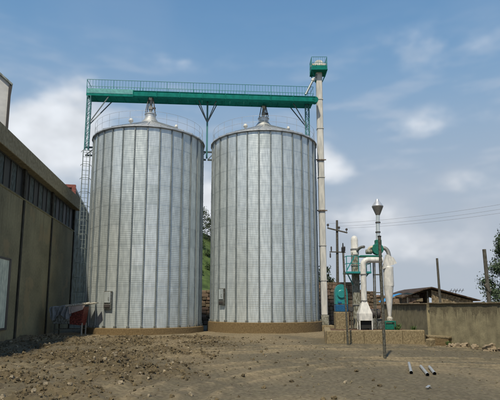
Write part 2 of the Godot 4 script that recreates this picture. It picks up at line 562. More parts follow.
func make_ground() -> void:
	gn.seed = 3
	gn.frequency = 0.16
	gn.fractal_octaves = 4
	gn2.seed = 8
	gn2.frequency = 0.35
	gn2.fractal_octaves = 4
	var xs := []
	var zs := []
	var v := -14.0
	while v < 12.01:
		xs.append(v)
		v += 0.1
	var step := 0.2
	while v < 900.0:
		step *= 1.35
		v += step
		xs.append(v)
		xs.push_front(-2.0 - v)
	v = -34.0
	while v < -4.9:
		zs.append(v)
		v += 0.1
	step = 0.2
	while v < 900.0:
		step *= 1.35
		v += step
		zs.append(v)
	v = -34.0
	step = 0.2
	while v > -1500.0:
		step *= 1.3
		v -= step
		zs.push_front(v)
	var nx := xs.size()
	var nz := zs.size()
	var pv := PackedVector3Array()
	var pn := PackedVector3Array()
	var pc := PackedColorArray()
	var idx := PackedInt32Array()
	for j in nz:
		for i in nx:
			pv.append(Vector3(xs[i], ground_y(xs[i], zs[j]), zs[j]))
			pc.append(ground_color(xs[i], zs[j]))
	for j in nz:
		for i in nx:
			var a: Vector3 = pv[j * nx + maxi(i - 1, 0)]
			var b: Vector3 = pv[j * nx + mini(i + 1, nx - 1)]
			var c: Vector3 = pv[maxi(j - 1, 0) * nx + i]
			var d: Vector3 = pv[mini(j + 1, nz - 1) * nx + i]
			pn.append((d - c).cross(b - a).normalized())
	for j in nz - 1:
		for i in nx - 1:
			var o := j * nx + i
			idx.append_array([o, o + 1, o + nx + 1, o, o + nx + 1, o + nx])
	var arr := []
	arr.resize(Mesh.ARRAY_MAX)
	arr[Mesh.ARRAY_VERTEX] = pv
	arr[Mesh.ARRAY_NORMAL] = pn
	arr[Mesh.ARRAY_COLOR] = pc
	arr[Mesh.ARRAY_INDEX] = idx
	var m := ArrayMesh.new()
	m.add_surface_from_arrays(Mesh.PRIMITIVE_TRIANGLES, arr)
	structure("ground", m, M.ground, "bare brown dirt yard with turned soil and wheel ruts", "ground")

func hill_y(x: float, z: float) -> float:
	var a := (x + 24.0) / 20.0
	var b := (z + 116.0) / 22.0
	return 24.0 * exp(-0.5 * (a * a + b * b)) + 0.8 * gn.get_noise_2d(x * 0.4, z * 0.4) - 1.2

func make_hill() -> void:
	var st := mb()
	var n := 60
	for j in n:
		for i in n:
			var p := []
			for o in [[0, 1], [1, 1], [1, 0], [0, 0]]:
				var x: float = -90.0 + 135.0 * (i + o[0]) / n
				var z: float = -200.0 + 130.0 * (j + o[1]) / n
				p.append(Vector3(x, hill_y(x, z), z))
			quad(st, p[0], p[1], p[2], p[3])
	structure("hill", st, M.hill, "steep green grassy hill seen between the silos", "hill")
	var k := 0
	for t in [[-13.2, -106.0, 6.0, 2.6], [-10.6, -109.0, 6.6, 2.4], [-8.4, -107.0, 5.6, 2.2], [-6.0, -108.0, 5.2, 2.3]]:
		tree("hill_tree", "small dark round tree on the brow of the green hill", Vector3(t[0], hill_y(t[0], t[1]) - 0.3, t[1]), t[2], t[3], 1400, 0.34, 100 + k, Color(0.04, 0.062, 0.026), "trees on the hill brow", 0.25)
		k += 1
	for b in [[-9.6, -99.0, 1.7], [-8.3, -96.5, 1.4], [-10.3, -94.0, 1.9], [-7.7, -92.0, 1.5], [-8.9, -88.5, 1.3]]:
		tree("hill_shrub", "low dark shrub growing on the grassy hillside between the silos", Vector3(b[0], hill_y(b[0], b[1]) - 0.1, b[1]), b[2], b[2] * 0.55, 500, 0.22, 140 + k, Color(0.05, 0.085, 0.025), "shrubs on the hillside", 0.1, "shrub")
		k += 1

# ---------------------------------------------------------------- trees
func tree(called: String, label: String, at: Vector3, height: float, radius: float, leaves: int, size: float, sd: int, tint: Color, group := "", low := 0.15, cat := "tree") -> Node3D:
	var r := RandomNumberGenerator.new()
	r.seed = sd
	var t := thing(called, label, cat, at, 0.0, group)
	var tr := mb()
	var pts := [Vector3(0, -0.2, 0)]
	for i in 5:
		pts.append(Vector3(r.randf_range(-0.02, 0.02) * height * 0.3, height * (0.15 + 0.15 * i), r.randf_range(-0.02, 0.02) * height * 0.3))
	tube(tr, pts, height * 0.028, 8, true, height * 0.006)
	var lf := mb()
	var clumps := []
	var count := 70
	for i in count:
		var f := low + (1.0 - low) * r.randf()
		var wide := radius * sin(PI * clampf(0.16 + 0.8 * pow((f - low) / (1.0 - low), 0.8), 0.0, 1.0)) * sqrt(r.randf_range(0.15, 1.0)) * r.randf_range(0.75, 1.12)
		var a := r.randf() * TAU
		var c := Vector3(cos(a) * wide, f * height * 0.96, sin(a) * wide)
		clumps.append(c)
		if i % 3 == 0:
			var root := Vector3(0, clampf(c.y - wide * 0.7, height * 0.12, height * 0.7), 0)
			tube(tr, [root, (root + c) * 0.5 + Vector3(0, -0.04 * height, 0), c], height * 0.010, 5, false, height * 0.003)
	for i in leaves:
		var c: Vector3 = clumps[r.randi() % count]
		var rad := radius * r.randf_range(0.15, 0.48)
		var d := Vector3(r.randfn(), r.randfn() * 0.8, r.randfn()).normalized()
		var p := c + d * rad * pow(r.randf(), 0.45)
		var nrm := (d + Vector3(r.randfn(), r.randfn() + 0.5, r.randfn()) * 0.6).normalized()
		var f := frame_of(nrm).rotated(nrm, r.randf() * TAU)
		var s := size * r.randf_range(0.55, 1.2)
		var col := tint * r.randf_range(0.65, 1.5)
		col.g *= r.randf_range(0.9, 1.15)
		lf.set_color(Color(col.r, col.g, col.b))
		var u := f.x * s * 0.5
		var v := f.z * s * 0.28
		var q := p + f.y * s * 0.12
		vtx(lf, p - u, nrm); vtx(lf, p + u, nrm); vtx(lf, q + v, nrm)
		vtx(lf, p - u, nrm); vtx(lf, q - v, nrm); vtx(lf, p + u, nrm)
	part("trunk", tr, M.bark, t)
	part("crown", lf, M.leaf, t)
	return t

# ---------------------------------------------------------------- left warehouse
func make_warehouse() -> void:
	# local x runs along the long wall away from the yard entrance, local +z faces the yard
	var a := Vector3(-10.62, 0, -19.14)
	var b := Vector3(-12.5, 0, -35.1)
	var d := (b - a).normalized()
	var basis := Basis(d, Vector3.UP, d.cross(Vector3.UP))
	var t := thing("warehouse", "long warehouse of stained olive plaster with a high strip of windows", "warehouse")
	t.transform = Transform3D(basis, a)
	var len := a.distance_to(b)
	var x0 := -9.0
	var sill := 6.75
	var head := 8.3
	var depth := -12.0
	var door0 := 0.4
	var door1 := 4.05
	var dl := 0.5
	var dh := 3.72
	var w := mb()
	# wall with a real door opening and an open window strip above
	for s in [[x0, door0, -0.3, sill], [door0, door1, dh, sill], [door0, door1, -0.3, dl], [door1, len, -0.3, sill]]:
		box(w, Vector3((s[0] + s[1]) * 0.5, (s[2] + s[3]) * 0.5, -0.15), Vector3(s[1] - s[0], s[3] - s[2], 0.3))
	box(w, Vector3(len - 0.15, head * 0.5 - 0.15, depth * 0.5 - 0.15), Vector3(0.3, head + 0.3, -depth - 0.3))
	box(w, Vector3((x0 + len) * 0.5, head * 0.5 - 0.15, depth - 0.15), Vector3(len - x0, head + 0.3, 0.3))
	box(w, Vector3(x0 + 0.15, head * 0.5 - 0.15, depth * 0.5 - 0.15), Vector3(0.3, head + 0.3, -depth - 0.3))
	part("wall", w, M.plaster, t)
	# the rendered coat of the yard face, stained
	var coat := mb()
	for s in [[x0, door0, -0.3, sill], [door0, door1, dh, sill], [door0, door1, -0.3, dl], [door1, len, -0.3, sill]]:
		var cc := [Vector2(s[0], s[2]), Vector2(s[1], s[2]), Vector2(s[1], s[3]), Vector2(s[0], s[3])]
		for k in [0, 2, 1, 0, 3, 2]:
			coat.set_uv(Vector2((cc[k].x - x0) / (len - x0), 1.0 - (cc[k].y + 0.3) / (sill + 0.3)))
			vtx(coat, Vector3(cc[k].x, cc[k].y, 0.004), Vector3.BACK)
	part("render_coat", coat, coat_material(), t)
	var rf := mb()
	box(rf, Vector3((x0 + len) * 0.5, head + 0.2, depth * 0.5 - 0.02), Vector3(len - x0 - 0.04, 0.3, -depth - 0.1))
	part("roof", rf, M.plaster_dark, t)
	# fascia cast in lengths
	var fx := x0
	var lens := [4.2, 4.6, 4.4, 4.7, 4.5, 4.4]
	for l in lens:
		var e: float = minf(fx + l, len + 0.25)
		if e <= fx + 0.1:
			break
		var f := mb()
		box(f, Vector3((fx + e) * 0.5, head + 0.425, 0.12), Vector3(e - fx - 0.015, 0.85, 0.42), Basis.IDENTITY, 0.02)
		part("fascia_panel", f, M.fascia, t)
		fx = e
	var sl := mb()
	box(sl, Vector3((x0 + len) * 0.5, sill + 0.03, -0.13), Vector3(len - x0, 0.1, 0.3), Basis.IDENTITY, 0.015)
	part("window_sill", sl, M.plaster, t)
	# pilasters
	var px := [-5.3, -0.04, 5.19, 10.32, len - 0.1]
	for x in px:
		var p := mb()
		box(p, Vector3(x, (sill + 0.0) * 0.5 - 0.17, 0.035), Vector3(0.2, sill + 0.3, 0.07), Basis.IDENTITY, 0.01)
		part("pilaster", p, M.plaster_dark, t)
		var q := mb()
		box(q, Vector3(x, (sill + head) * 0.5 + 0.04, -0.05), Vector3(0.3, head - sill - 0.1, 0.2), Basis.IDENTITY, 0.01)
		part("mullion_pier", q, M.plaster_dark, t)
	# windows in the strip, six to a bay, some dark and some clouded
	for i in px.size() - 1:
		var n := 6
		var wx: float = px[i] + 0.15
		var ww: float = (px[i + 1] - px[i] - 0.3) / n
		for k in n:
			var c := Vector3(wx + ww * (k + 0.5), (sill + 0.08 + head) * 0.5, -0.1)
			var hh := head - sill - 0.1
			var fr := mb()
			box(fr, c + Vector3(-ww * 0.5 + 0.03, 0, 0), Vector3(0.05, hh, 0.1))
			box(fr, c + Vector3(ww * 0.5 - 0.03, 0, 0), Vector3(0.05, hh, 0.1))
			box(fr, c + Vector3(0, hh * 0.5 - 0.03, 0), Vector3(ww - 0.12, 0.06, 0.1))
			box(fr, c + Vector3(0, -hh * 0.5 + 0.03, 0), Vector3(ww - 0.12, 0.06, 0.1))
			var win := part("window", fr, M.window_frame, t)
			var pn := mb()
			box(pn, c, Vector3(ww - 0.11, hh - 0.1, 0.02))
			part("pane", pn, M.pane_pale if (k + i) % 2 == 1 else M.pane_dark, win)
	# steel door with ribs, dark reveal
	var df := mb()
	box(df, Vector3(door1 - 0.14, (dl + dh) * 0.5, -0.06), Vector3(0.28, dh - dl, 0.2), Basis.IDENTITY, 0.01)
	box(df, Vector3(door0 + 0.06, (dl + dh) * 0.5, -0.06), Vector3(0.12, dh - dl, 0.2), Basis.IDENTITY, 0.01)
	box(df, Vector3((door0 + door1) * 0.5, dh - 0.05, -0.06), Vector3(door1 - door0 - 0.3, 0.1, 0.2))
	box(df, Vector3((door0 + door1) * 0.5, dl + 0.04, -0.06), Vector3(door1 - door0 - 0.3, 0.08, 0.2))
	var door := part("door", df, M.dark_trim, t)
	var dw := (door1 - door0 - 0.3) / 3.0
	for k in 3:
		var lf := mb()
		var cx := door0 + 0.12 + dw * (k + 0.5)
		box(lf, Vector3(cx, (dl + dh) * 0.5, 0.0), Vector3(dw - 0.012, dh - dl - 0.18, 0.05), Basis.IDENTITY, 0.008)
		for rb in [-0.28, 0.28]:
			box(lf, Vector3(cx + dw * rb, (dl + dh) * 0.5, 0.032), Vector3(0.05, dh - dl - 0.24, 0.016), Basis.IDENTITY, 0.005)
		part("door_leaf", lf, M.shutter, door)

func make_rear_buildings() -> void:
	# pale block rising behind the warehouse roof
	var t := thing("office_block", "tall pale gabled block with dark corner trim rising behind the warehouse roof", "building", Vector3(-13.75, 0, -27.0), 0.0)
	t.rotation.y = 0.5
	var w := mb()
	var apex := Vector3(-2.6, 16.1, 0.0)
	for z in [0.0, -9.0]:
		var o := Vector3(0, 0, z)
		var p := [Vector3(-5.2, 0, 0) + o, o, Vector3(0, 14.1, 0) + o, apex + o, Vector3(-5.2, 14.1, 0) + o]
		if z < 0.0:
			p.reverse()
		for k in [1, 2, 3]:
			tri(w, p[0], p[k], p[k + 1])
	quad(w, Vector3(0, 0, 0), Vector3(0, 0, -9), Vector3(0, 14.1, -9), Vector3(0, 14.1, 0))
	quad(w, Vector3(-5.2, 0, -9), Vector3(-5.2, 0, 0), Vector3(-5.2, 14.1, 0), Vector3(-5.2, 14.1, -9))
	part("wall", w, M.pale_wall, t)
	var rf0 := mb()
	bar(rf0, Vector3(0.12, 14.06, -4.5), apex + Vector3(0, 0.06, -4.5), 0.1, 9.3)
	bar(rf0, Vector3(-5.32, 14.06, -4.5), apex + Vector3(0, 0.06, -4.5), 0.1, 9.3)
	part("roof", rf0, M.metal_clad, t)
	var e := mb()
	box(e, Vector3(0.02, 7.0, 0.02), Vector3(0.14, 14.0, 0.14))
	part("edge_trim", e, M.dark_trim, t)
	# grey clad shed behind, red verge
	var s := thing("metal_shed", "grey metal clad shed with red roof trim behind the warehouse end", "shed", Vector3(-13.72, 0, -38.0))
	s.rotation.y = 0.22
	var fr := mb()
	box(fr, Vector3(-5.0, 5.3, -0.1), Vector3(10, 10.6, 0.2))
	box(fr, Vector3(-5.0, 5.3, -21.9), Vector3(10, 10.6, 0.2))
	part("front_wall", fr, M.pink_wall, s)
	# side cladding in ribbed sheets
	for k in 22:
		var c := mb()
		var z0 := -0.2 - k * 1.0
		box(c, Vector3(-0.06, 5.3, z0 - 0.5), Vector3(0.08, 10.6, 0.985))
		for r in 4:
			box(c, Vector3(-0.005, 5.3, z0 - 0.12 - r * 0.25), Vector3(0.05, 10.58, 0.07))
		part("cladding_sheet", c, M.metal_clad, s)
	var rt := mb()
	box(rt, Vector3(-5.0, 10.72, 0.06), Vector3(10.3, 0.24, 0.3))
	box(rt, Vector3(0.03, 10.1, 0.09), Vector3(0.3, 1.0, 0.3))
	part("roof_trim", rt, M.red_trim, s)
	var rf := mb()
	box(rf, Vector3(-5.0, 10.72, -11.05), Vector3(10.1, 0.2, 21.9))
	part("roof", rf, M.metal_clad, s)

# ---------------------------------------------------------------- yard walls
func wall_run(parent: Node3D, a: Vector3, b: Vector3, h: float, pieces: int, m: Material) -> void:
	var d := (b - a) / pieces
	var n := d.normalized().cross(Vector3.UP)
	if n.z + n.x * -1.0 < 0.0:
		n = -n
	for i in pieces:
		var p := a + d * i + Vector3(0, -0.3, 0)
		var q := a + d * (i + 1) - d.normalized() * 0.012 + Vector3(0, -0.3, 0)
		var o := n * 0.1 * (1.0 if i % 2 == 0 else 0.97)
		var st := mb()
		var up := Vector3(0, h + 0.3, 0)
		var u0 := float(i) / pieces
		var u1 := float(i + 1) / pieces
		# order the face so that it looks towards n
		if (q - p).cross(up).dot(n) > 0.0:
			quad_uv(st, p + o, q + o, q + o + up, p + o + up, u0, u1)
			quad_uv(st, q - o, p - o, p - o + up, q - o + up, u1, u0)
		else:
			quad_uv(st, q + o, p + o, p + o + up, q + o + up, u1, u0)
			quad_uv(st, p - o, q - o, q - o + up, p - o + up, u0, u1)
		quad_uv(st, p - o, p + o, p + o + up, p - o + up, u0, u0 + 0.01)
		quad_uv(st, q + o, q - o, q - o + up, q + o + up, u1, u1 - 0.01)
		quad_uv(st, p - o + up, p + o + up, q + o + up, q - o + up, u0, u0 + 0.01)
		part("wall_panel", st, m, parent)
	var cp := mb()
	var nseg := int(a.distance_to(b) / 0.25)
	var last := Vector3.ZERO
	for i in nseg + 1:
		var p := a.lerp(b, float(i) / nseg) + Vector3(0, h + 0.02 + 0.018 * gn2.get_noise_1d(i * 3.1), 0)
		if i > 0:
			box(cp, (p + last) * 0.5, Vector3(0.30 + 0.03 * gn2.get_noise_1d(i * 7.0), p.distance_to(last) + 0.004, 0.055), Basis(n, (p - last).normalized(), n.cross((p - last).normalized())), 0.012)
		last = p
	part("coping", cp, M.coping, parent)

func make_boundary_wall() -> void:
	var t := thing("boundary_wall", "low mould-stained rendered wall along the yard with a dark coping", "wall")
	wall_run(t, Vector3(11.3, 0, -11.2), Vector3(7.93, 0, -22.2), 1.66, 4, stained_wall(41))
	var s := thing("boundary_wall", "paler rendered wall standing behind the cyclone and machine platform", "wall")
	wall_run(s, Vector3(7.9, 0, -22.35), Vector3(8.75, 0, -33.0), 1.64, 3, stained_wall(57))

func make_back_wall() -> void:
	var t := thing("rubble_stone_wall", "reddish brown rubble stone wall stepping down behind the machine platform", "wall", Vector3(0, 0, -42))
	var core := mb()
	var steps := [[-9.0, -1.0, 2.85], [-1.0, 9.0, 3.55], [9.0, 10.3, 2.75], [10.3, 14.0, 2.45]]
	for s in steps:
		box(core, Vector3((s[0] + s[1]) * 0.5, s[2] * 0.5 - 0.2, -0.3), Vector3(s[1] - s[0], s[2] + 0.3, 0.5))
	part("mortar", core, M.rubble_wall, t)
	# face stones, joined: each only a few pixels
	var st := mb()
	var r := RandomNumberGenerator.new()
	r.seed = 12
	for s in steps:
		var y := 0.0
		while y < s[2] - 0.12:
			var h := r.randf_range(0.22, 0.36)
			var x: float = s[0]
			while x < s[1]:
				var w := r.randf_range(0.28, 0.6)
				var tone := r.randf_range(0.6, 1.35)
				st.set_color(Color(0.225 * tone, 0.165 * tone * r.randf_range(0.92, 1.08), 0.115 * tone))
				box(st, Vector3(x + w * 0.5, y + h * 0.5 + r.randf_range(-0.04, 0.04), -0.06 + r.randf_range(0, 0.05)), Vector3(w - 0.03, minf(h, s[2] - y) - 0.03, 0.16), Basis(Vector3.BACK, r.randf_range(-0.12, 0.12)), 0.03)
				x += w
			y += h
	var o := part("face_stones", st, M.clod, t)
	o.set_meta("kind", "stuff")

# ---------------------------------------------------------------- silos
const COLS := 30
const RINGS := 10
const SR := 3.5

func sheet_mesh(rh: float, sd: int) -> ArrayMesh:
	var dn := FastNoiseLite.new()
	dn.seed = sd
	dn.frequency = 0.8
	var da := TAU / COLS
	var waves := 11
	var per := 6
	var arc := 4
	var amp := 0.0019
	var pv := PackedVector3Array()
	var pn := PackedVector3Array()
	var idx := PackedInt32Array()
	var rows := waves * per
	var over := 0.03
	for j in rows + 1:
		var f := float(j) / rows
		var y := -over + (rh + over) * f
		var ph := TAU * waves * f
		var r := SR + amp * cos(ph) + 0.006 * (1.0 - f)
		var slope := -amp * sin(ph) * TAU * waves / (rh + over)
		for i in arc + 1:
			var a := da * (float(i) / arc - 0.5)
			var dir := Vector3(sin(a), 0, cos(a))
			# slight oil-canning of the thin sheet, none at its edges
			var hold := sin(PI * float(i) / arc) * sin(PI * f)
			pv.append(dir * (r + 0.006 * hold * dn.get_noise_2d(a * 9.0, y * 1.5)) + Vector3(0, y, 0))
			var gx := dn.get_noise_2d(a * 9.0 + 0.2, y * 1.5) - dn.get_noise_2d(a * 9.0 - 0.2, y * 1.5)
			var gy := dn.get_noise_2d(a * 9.0, y * 1.5 + 0.2) - dn.get_noise_2d(a * 9.0, y * 1.5 - 0.2)
			pn.append((dir - Vector3(0, slope + gy * 0.05, 0) - Vector3(cos(a), 0, -sin(a)) * gx * 0.06).normalized())
	for j in rows:
		for i in arc:
			var o := j * (arc + 1) + i
			idx.append_array([o, o + arc + 1, o + 1, o + 1, o + arc + 1, o + arc + 2])
	var arr := []
	arr.resize(Mesh.ARRAY_MAX)
	arr[Mesh.ARRAY_VERTEX] = pv
	arr[Mesh.ARRAY_NORMAL] = pn
	arr[Mesh.ARRAY_INDEX] = idx
	var m := ArrayMesh.new()
	m.add_surface_from_arrays(Mesh.PRIMITIVE_TRIANGLES, arr)
	return m

func make_silos() -> void:
	var rh := 11.76 / RINGS
	var sheets := [sheet_mesh(rh, 1), sheet_mesh(rh, 2), sheet_mesh(rh, 3), sheet_mesh(rh, 4)]
	var post := mb()
	# hat section stiffener, proud of the sheets
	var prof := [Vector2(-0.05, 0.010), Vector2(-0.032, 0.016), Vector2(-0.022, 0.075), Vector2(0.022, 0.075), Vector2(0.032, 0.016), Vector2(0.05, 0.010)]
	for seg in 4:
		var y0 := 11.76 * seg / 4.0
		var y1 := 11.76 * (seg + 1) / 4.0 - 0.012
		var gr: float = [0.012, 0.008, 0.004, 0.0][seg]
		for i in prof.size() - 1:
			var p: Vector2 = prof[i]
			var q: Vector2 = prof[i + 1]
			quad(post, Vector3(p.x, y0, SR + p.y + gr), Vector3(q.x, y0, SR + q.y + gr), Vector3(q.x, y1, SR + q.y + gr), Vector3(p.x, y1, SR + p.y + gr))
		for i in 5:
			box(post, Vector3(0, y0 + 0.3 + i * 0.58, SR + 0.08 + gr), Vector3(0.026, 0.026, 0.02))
	var foot := mb()
	box(foot, Vector3(0, 0.06, SR + 0.075), Vector3(0.13, 0.12, 0.17), Basis.IDENTITY, 0.01)
	var post_mesh := post.commit()
	var foot_mesh := foot.commit()
	var roofp := mb()
	var da := TAU / COLS
	var rise := 1.55
	var re := SR + 0.12
	var ri := 0.42
	var ye := -0.02
	var yi := rise - 0.17
	var h0 := tan(da * 0.5) * re
	var h1 := tan(da * 0.5) * ri
	quad(roofp, Vector3(-h0, ye, re), Vector3(h0, ye, re), Vector3(h1, yi, ri), Vector3(-h1, yi, ri))
	quad(roofp, Vector3(-h0, ye - 0.07, re), Vector3(h0, ye - 0.07, re), Vector3(h0, ye, re), Vector3(-h0, ye, re))
	var upn := Vector3(0, re - ri, yi - ye).normalized()
	bar(roofp, Vector3(h0 - 0.02, ye + 0.02, re - 0.02), Vector3(h1, yi + 0.02, ri), 0.05, 0.06)
	bar(roofp, Vector3(0, ye + 0.01, re - 0.02), Vector3(0, yi + 0.01, ri), 0.03, 0.035)
	var roof_mesh := roofp.commit()
	var specs := [
		{"c": Vector3(-6.63, 0, -31.77), "y": 0.34, "hatch": -34.0, "hy": 1.05, "hw": 0.5, "hh": 1.0, "label": "galvanised grain silo beside the warehouse, its base half sunk in soil"},
		{"c": Vector3(0.94, 0, -33.19), "y": 0.60, "hatch": -46.0, "hy": 1.0, "hw": 0.46, "hh": 1.02, "label": "galvanised grain silo beside the white bucket elevator leg, on a taller plinth"}]
	for si in 2:
		var s: Dictionary = specs[si]
		var c: Vector3 = s.c
		var t := thing("grain_silo", s.label, "silo", c, 0.0, "pair of grain silos")
		var view := atan2(-c.x, -c.z)
		var base: float = s.y
		var off := view + da * (0.33 if si == 0 else 0.1)
		var shade := []
		for k in COLS:
			shade.append(rng.randi() % 5)
		for j in RINGS:
			for k in COLS:
				var o := part("wall_sheet", sheets[rng.randi() % 4], M.zinc[shade[k] if rng.randf() < 0.92 else rng.randi() % 5], t)
				o.position.y = base + j * rh
				o.rotation.y = off + k * da
		for k in COLS:
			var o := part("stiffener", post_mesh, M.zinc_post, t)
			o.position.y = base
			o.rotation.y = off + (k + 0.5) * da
			var ft := part("anchor_foot", foot_mesh, M.zinc_dull, o)
			ft.position.y = 0.0
			var rp := part("roof_panel", roof_mesh, M.zinc_roof, t)
			rp.position.y = base + 11.78
			rp.rotation.y = off + k * da
		# concrete plinth with an uneven rim
		var fd := mb()
		lathe(fd, [Vector2(3.74, -0.4), Vector2(3.72, base - 0.03), Vector2(3.69, base), Vector2(3.2, base + 0.004), Vector2(0.0, base + 0.005)], 64)
		part("plinth", fd, M.plinth, t)
		var ev := mb()
		lathe(ev, [Vector2(SR + 0.02, base + 11.66), Vector2(SR + 0.07, base + 11.67), Vector2(SR + 0.075, base + 11.77), Vector2(SR + 0.02, base + 11.78)], 81)
		part("eave_angle", ev, M.zinc_roof, t)
		var top := base + 11.78
		var co := mb()
		lathe(co, [Vector2(1.0, top + 1.08), Vector2(0.62, top + 1.4), Vector2(0.39, top + 1.72), Vector2(0.35, top + 1.78), Vector2(0.35, top + 1.98), Vector2(0.39, top + 2.0), Vector2(0.39, top + 2.06), Vector2(0.0, top + 2.1)], 24)
		part("roof_collar", co, M.zinc_roof, t)
		# roof vents
		for vn in [[-66.0, 1.35, 0.12], [75.0, 1.75, 0.09], [160.0, 1.5, 0.1]]:
			var ang := view + deg_to_rad(vn[0])
			var vy: float = top + (re - vn[1]) * (yi - ye) / (re - ri) - 0.05
			var p := Vector3(sin(ang) * vn[1], vy, cos(ang) * vn[1])
			var v := mb()
			var r: float = vn[2]
			lathe(v, [Vector2(r * 0.6, -0.05), Vector2(r * 0.6, 0.28), Vector2(r * 1.25, 0.3), Vector2(r * 1.2, 0.40), Vector2(r * 0.8, 0.5), Vector2(0.0, 0.54)], 14, p, Basis.IDENTITY, true)
			part("roof_vent", v, M.white, t)
		# thin guard rail round the eave
		var gr := mb()
		for h in [0.45, 0.85]:
			var ring := []
			for k in 61:
				var an := TAU * k / 60.0
				ring.append(Vector3(sin(an) * (SR - 0.02), top + 0.06 + h, cos(an) * (SR - 0.02)))
			tube(gr, ring, 0.008, 4, false)
		part("guard_rail", gr, M.zinc_roof, t)
		for k in COLS:
			var an := off + k * da
			var gp := mb()
			tube(gp, [Vector3(sin(an) * (SR - 0.02), top, cos(an) * (SR - 0.02)), Vector3(sin(an) * (SR - 0.02), top + 0.91, cos(an) * (SR - 0.02))], 0.009, 4, false)
			part("guard_post", gp, M.zinc_roof, t)
		# roof ladder on the yard side
		var rl := mb()
		var ra := view + deg_to_rad(24.0)
		var rd := Vector3(sin(ra), 0, cos(ra))
		var rs := rd.cross(Vector3.UP)
		var e0 := rd * (re - 0.05) + Vector3(0, top + 0.08, 0)
		var e1 := rd * 0.6 + Vector3(0, top + (re - 0.6) * (yi - ye) / (re - ri) + 0.08, 0)
		for sg in [-0.18, 0.18]:
			tube(rl, [e0 + rs * sg, e1 + rs * sg], 0.018, 6)
		for k in 11:
			var q := e0.lerp(e1, (k + 0.5) / 11.0)
			tube(rl, [q - rs * 0.18, q + rs * 0.18], 0.014, 5)
		part("roof_ladder", rl, M.zinc_post, t)
		# inspection hatch
		var ha := view + deg_to_rad(s.hatch)
		var hb := Basis(Vector3.UP, ha)
		var hc := hb * Vector3(0, 0, SR + 0.09) + Vector3(0, base + s.hy + s.hh * 0.5, 0)
		var hm := mb()
		box(hm, hc, Vector3(s.hw, s.hh, 0.14), hb, 0.012)
		var hatch := part("hatch", hm, M.zinc_dull, t)
		var hd := mb()
		box(hd, hc + hb * Vector3(0, s.hh * 0.14, 0.085), Vector3(s.hw * 0.82, s.hh * 0.6, 0.05), hb, 0.012)
		part("hatch_door", hd, M.zinc[1], hatch)
		var hk := mb()
		tube(hk, [hc + hb * Vector3(s.hw * 0.25, -0.02, 0.11), hc + hb * Vector3(s.hw * 0.25, -0.02, 0.16), hc + hb * Vector3(s.hw * 0.25, 0.14, 0.16), hc + hb * Vector3(s.hw * 0.25, 0.14, 0.11)], 0.012, 6)
		box(hk, hc + hb * Vector3(0, -s.hh * 0.34, 0.08), Vector3(s.hw * 0.8, 0.16, 0.06), hb, 0.01)
		part("hatch_handle", hk, M.dark_trim, hatch)

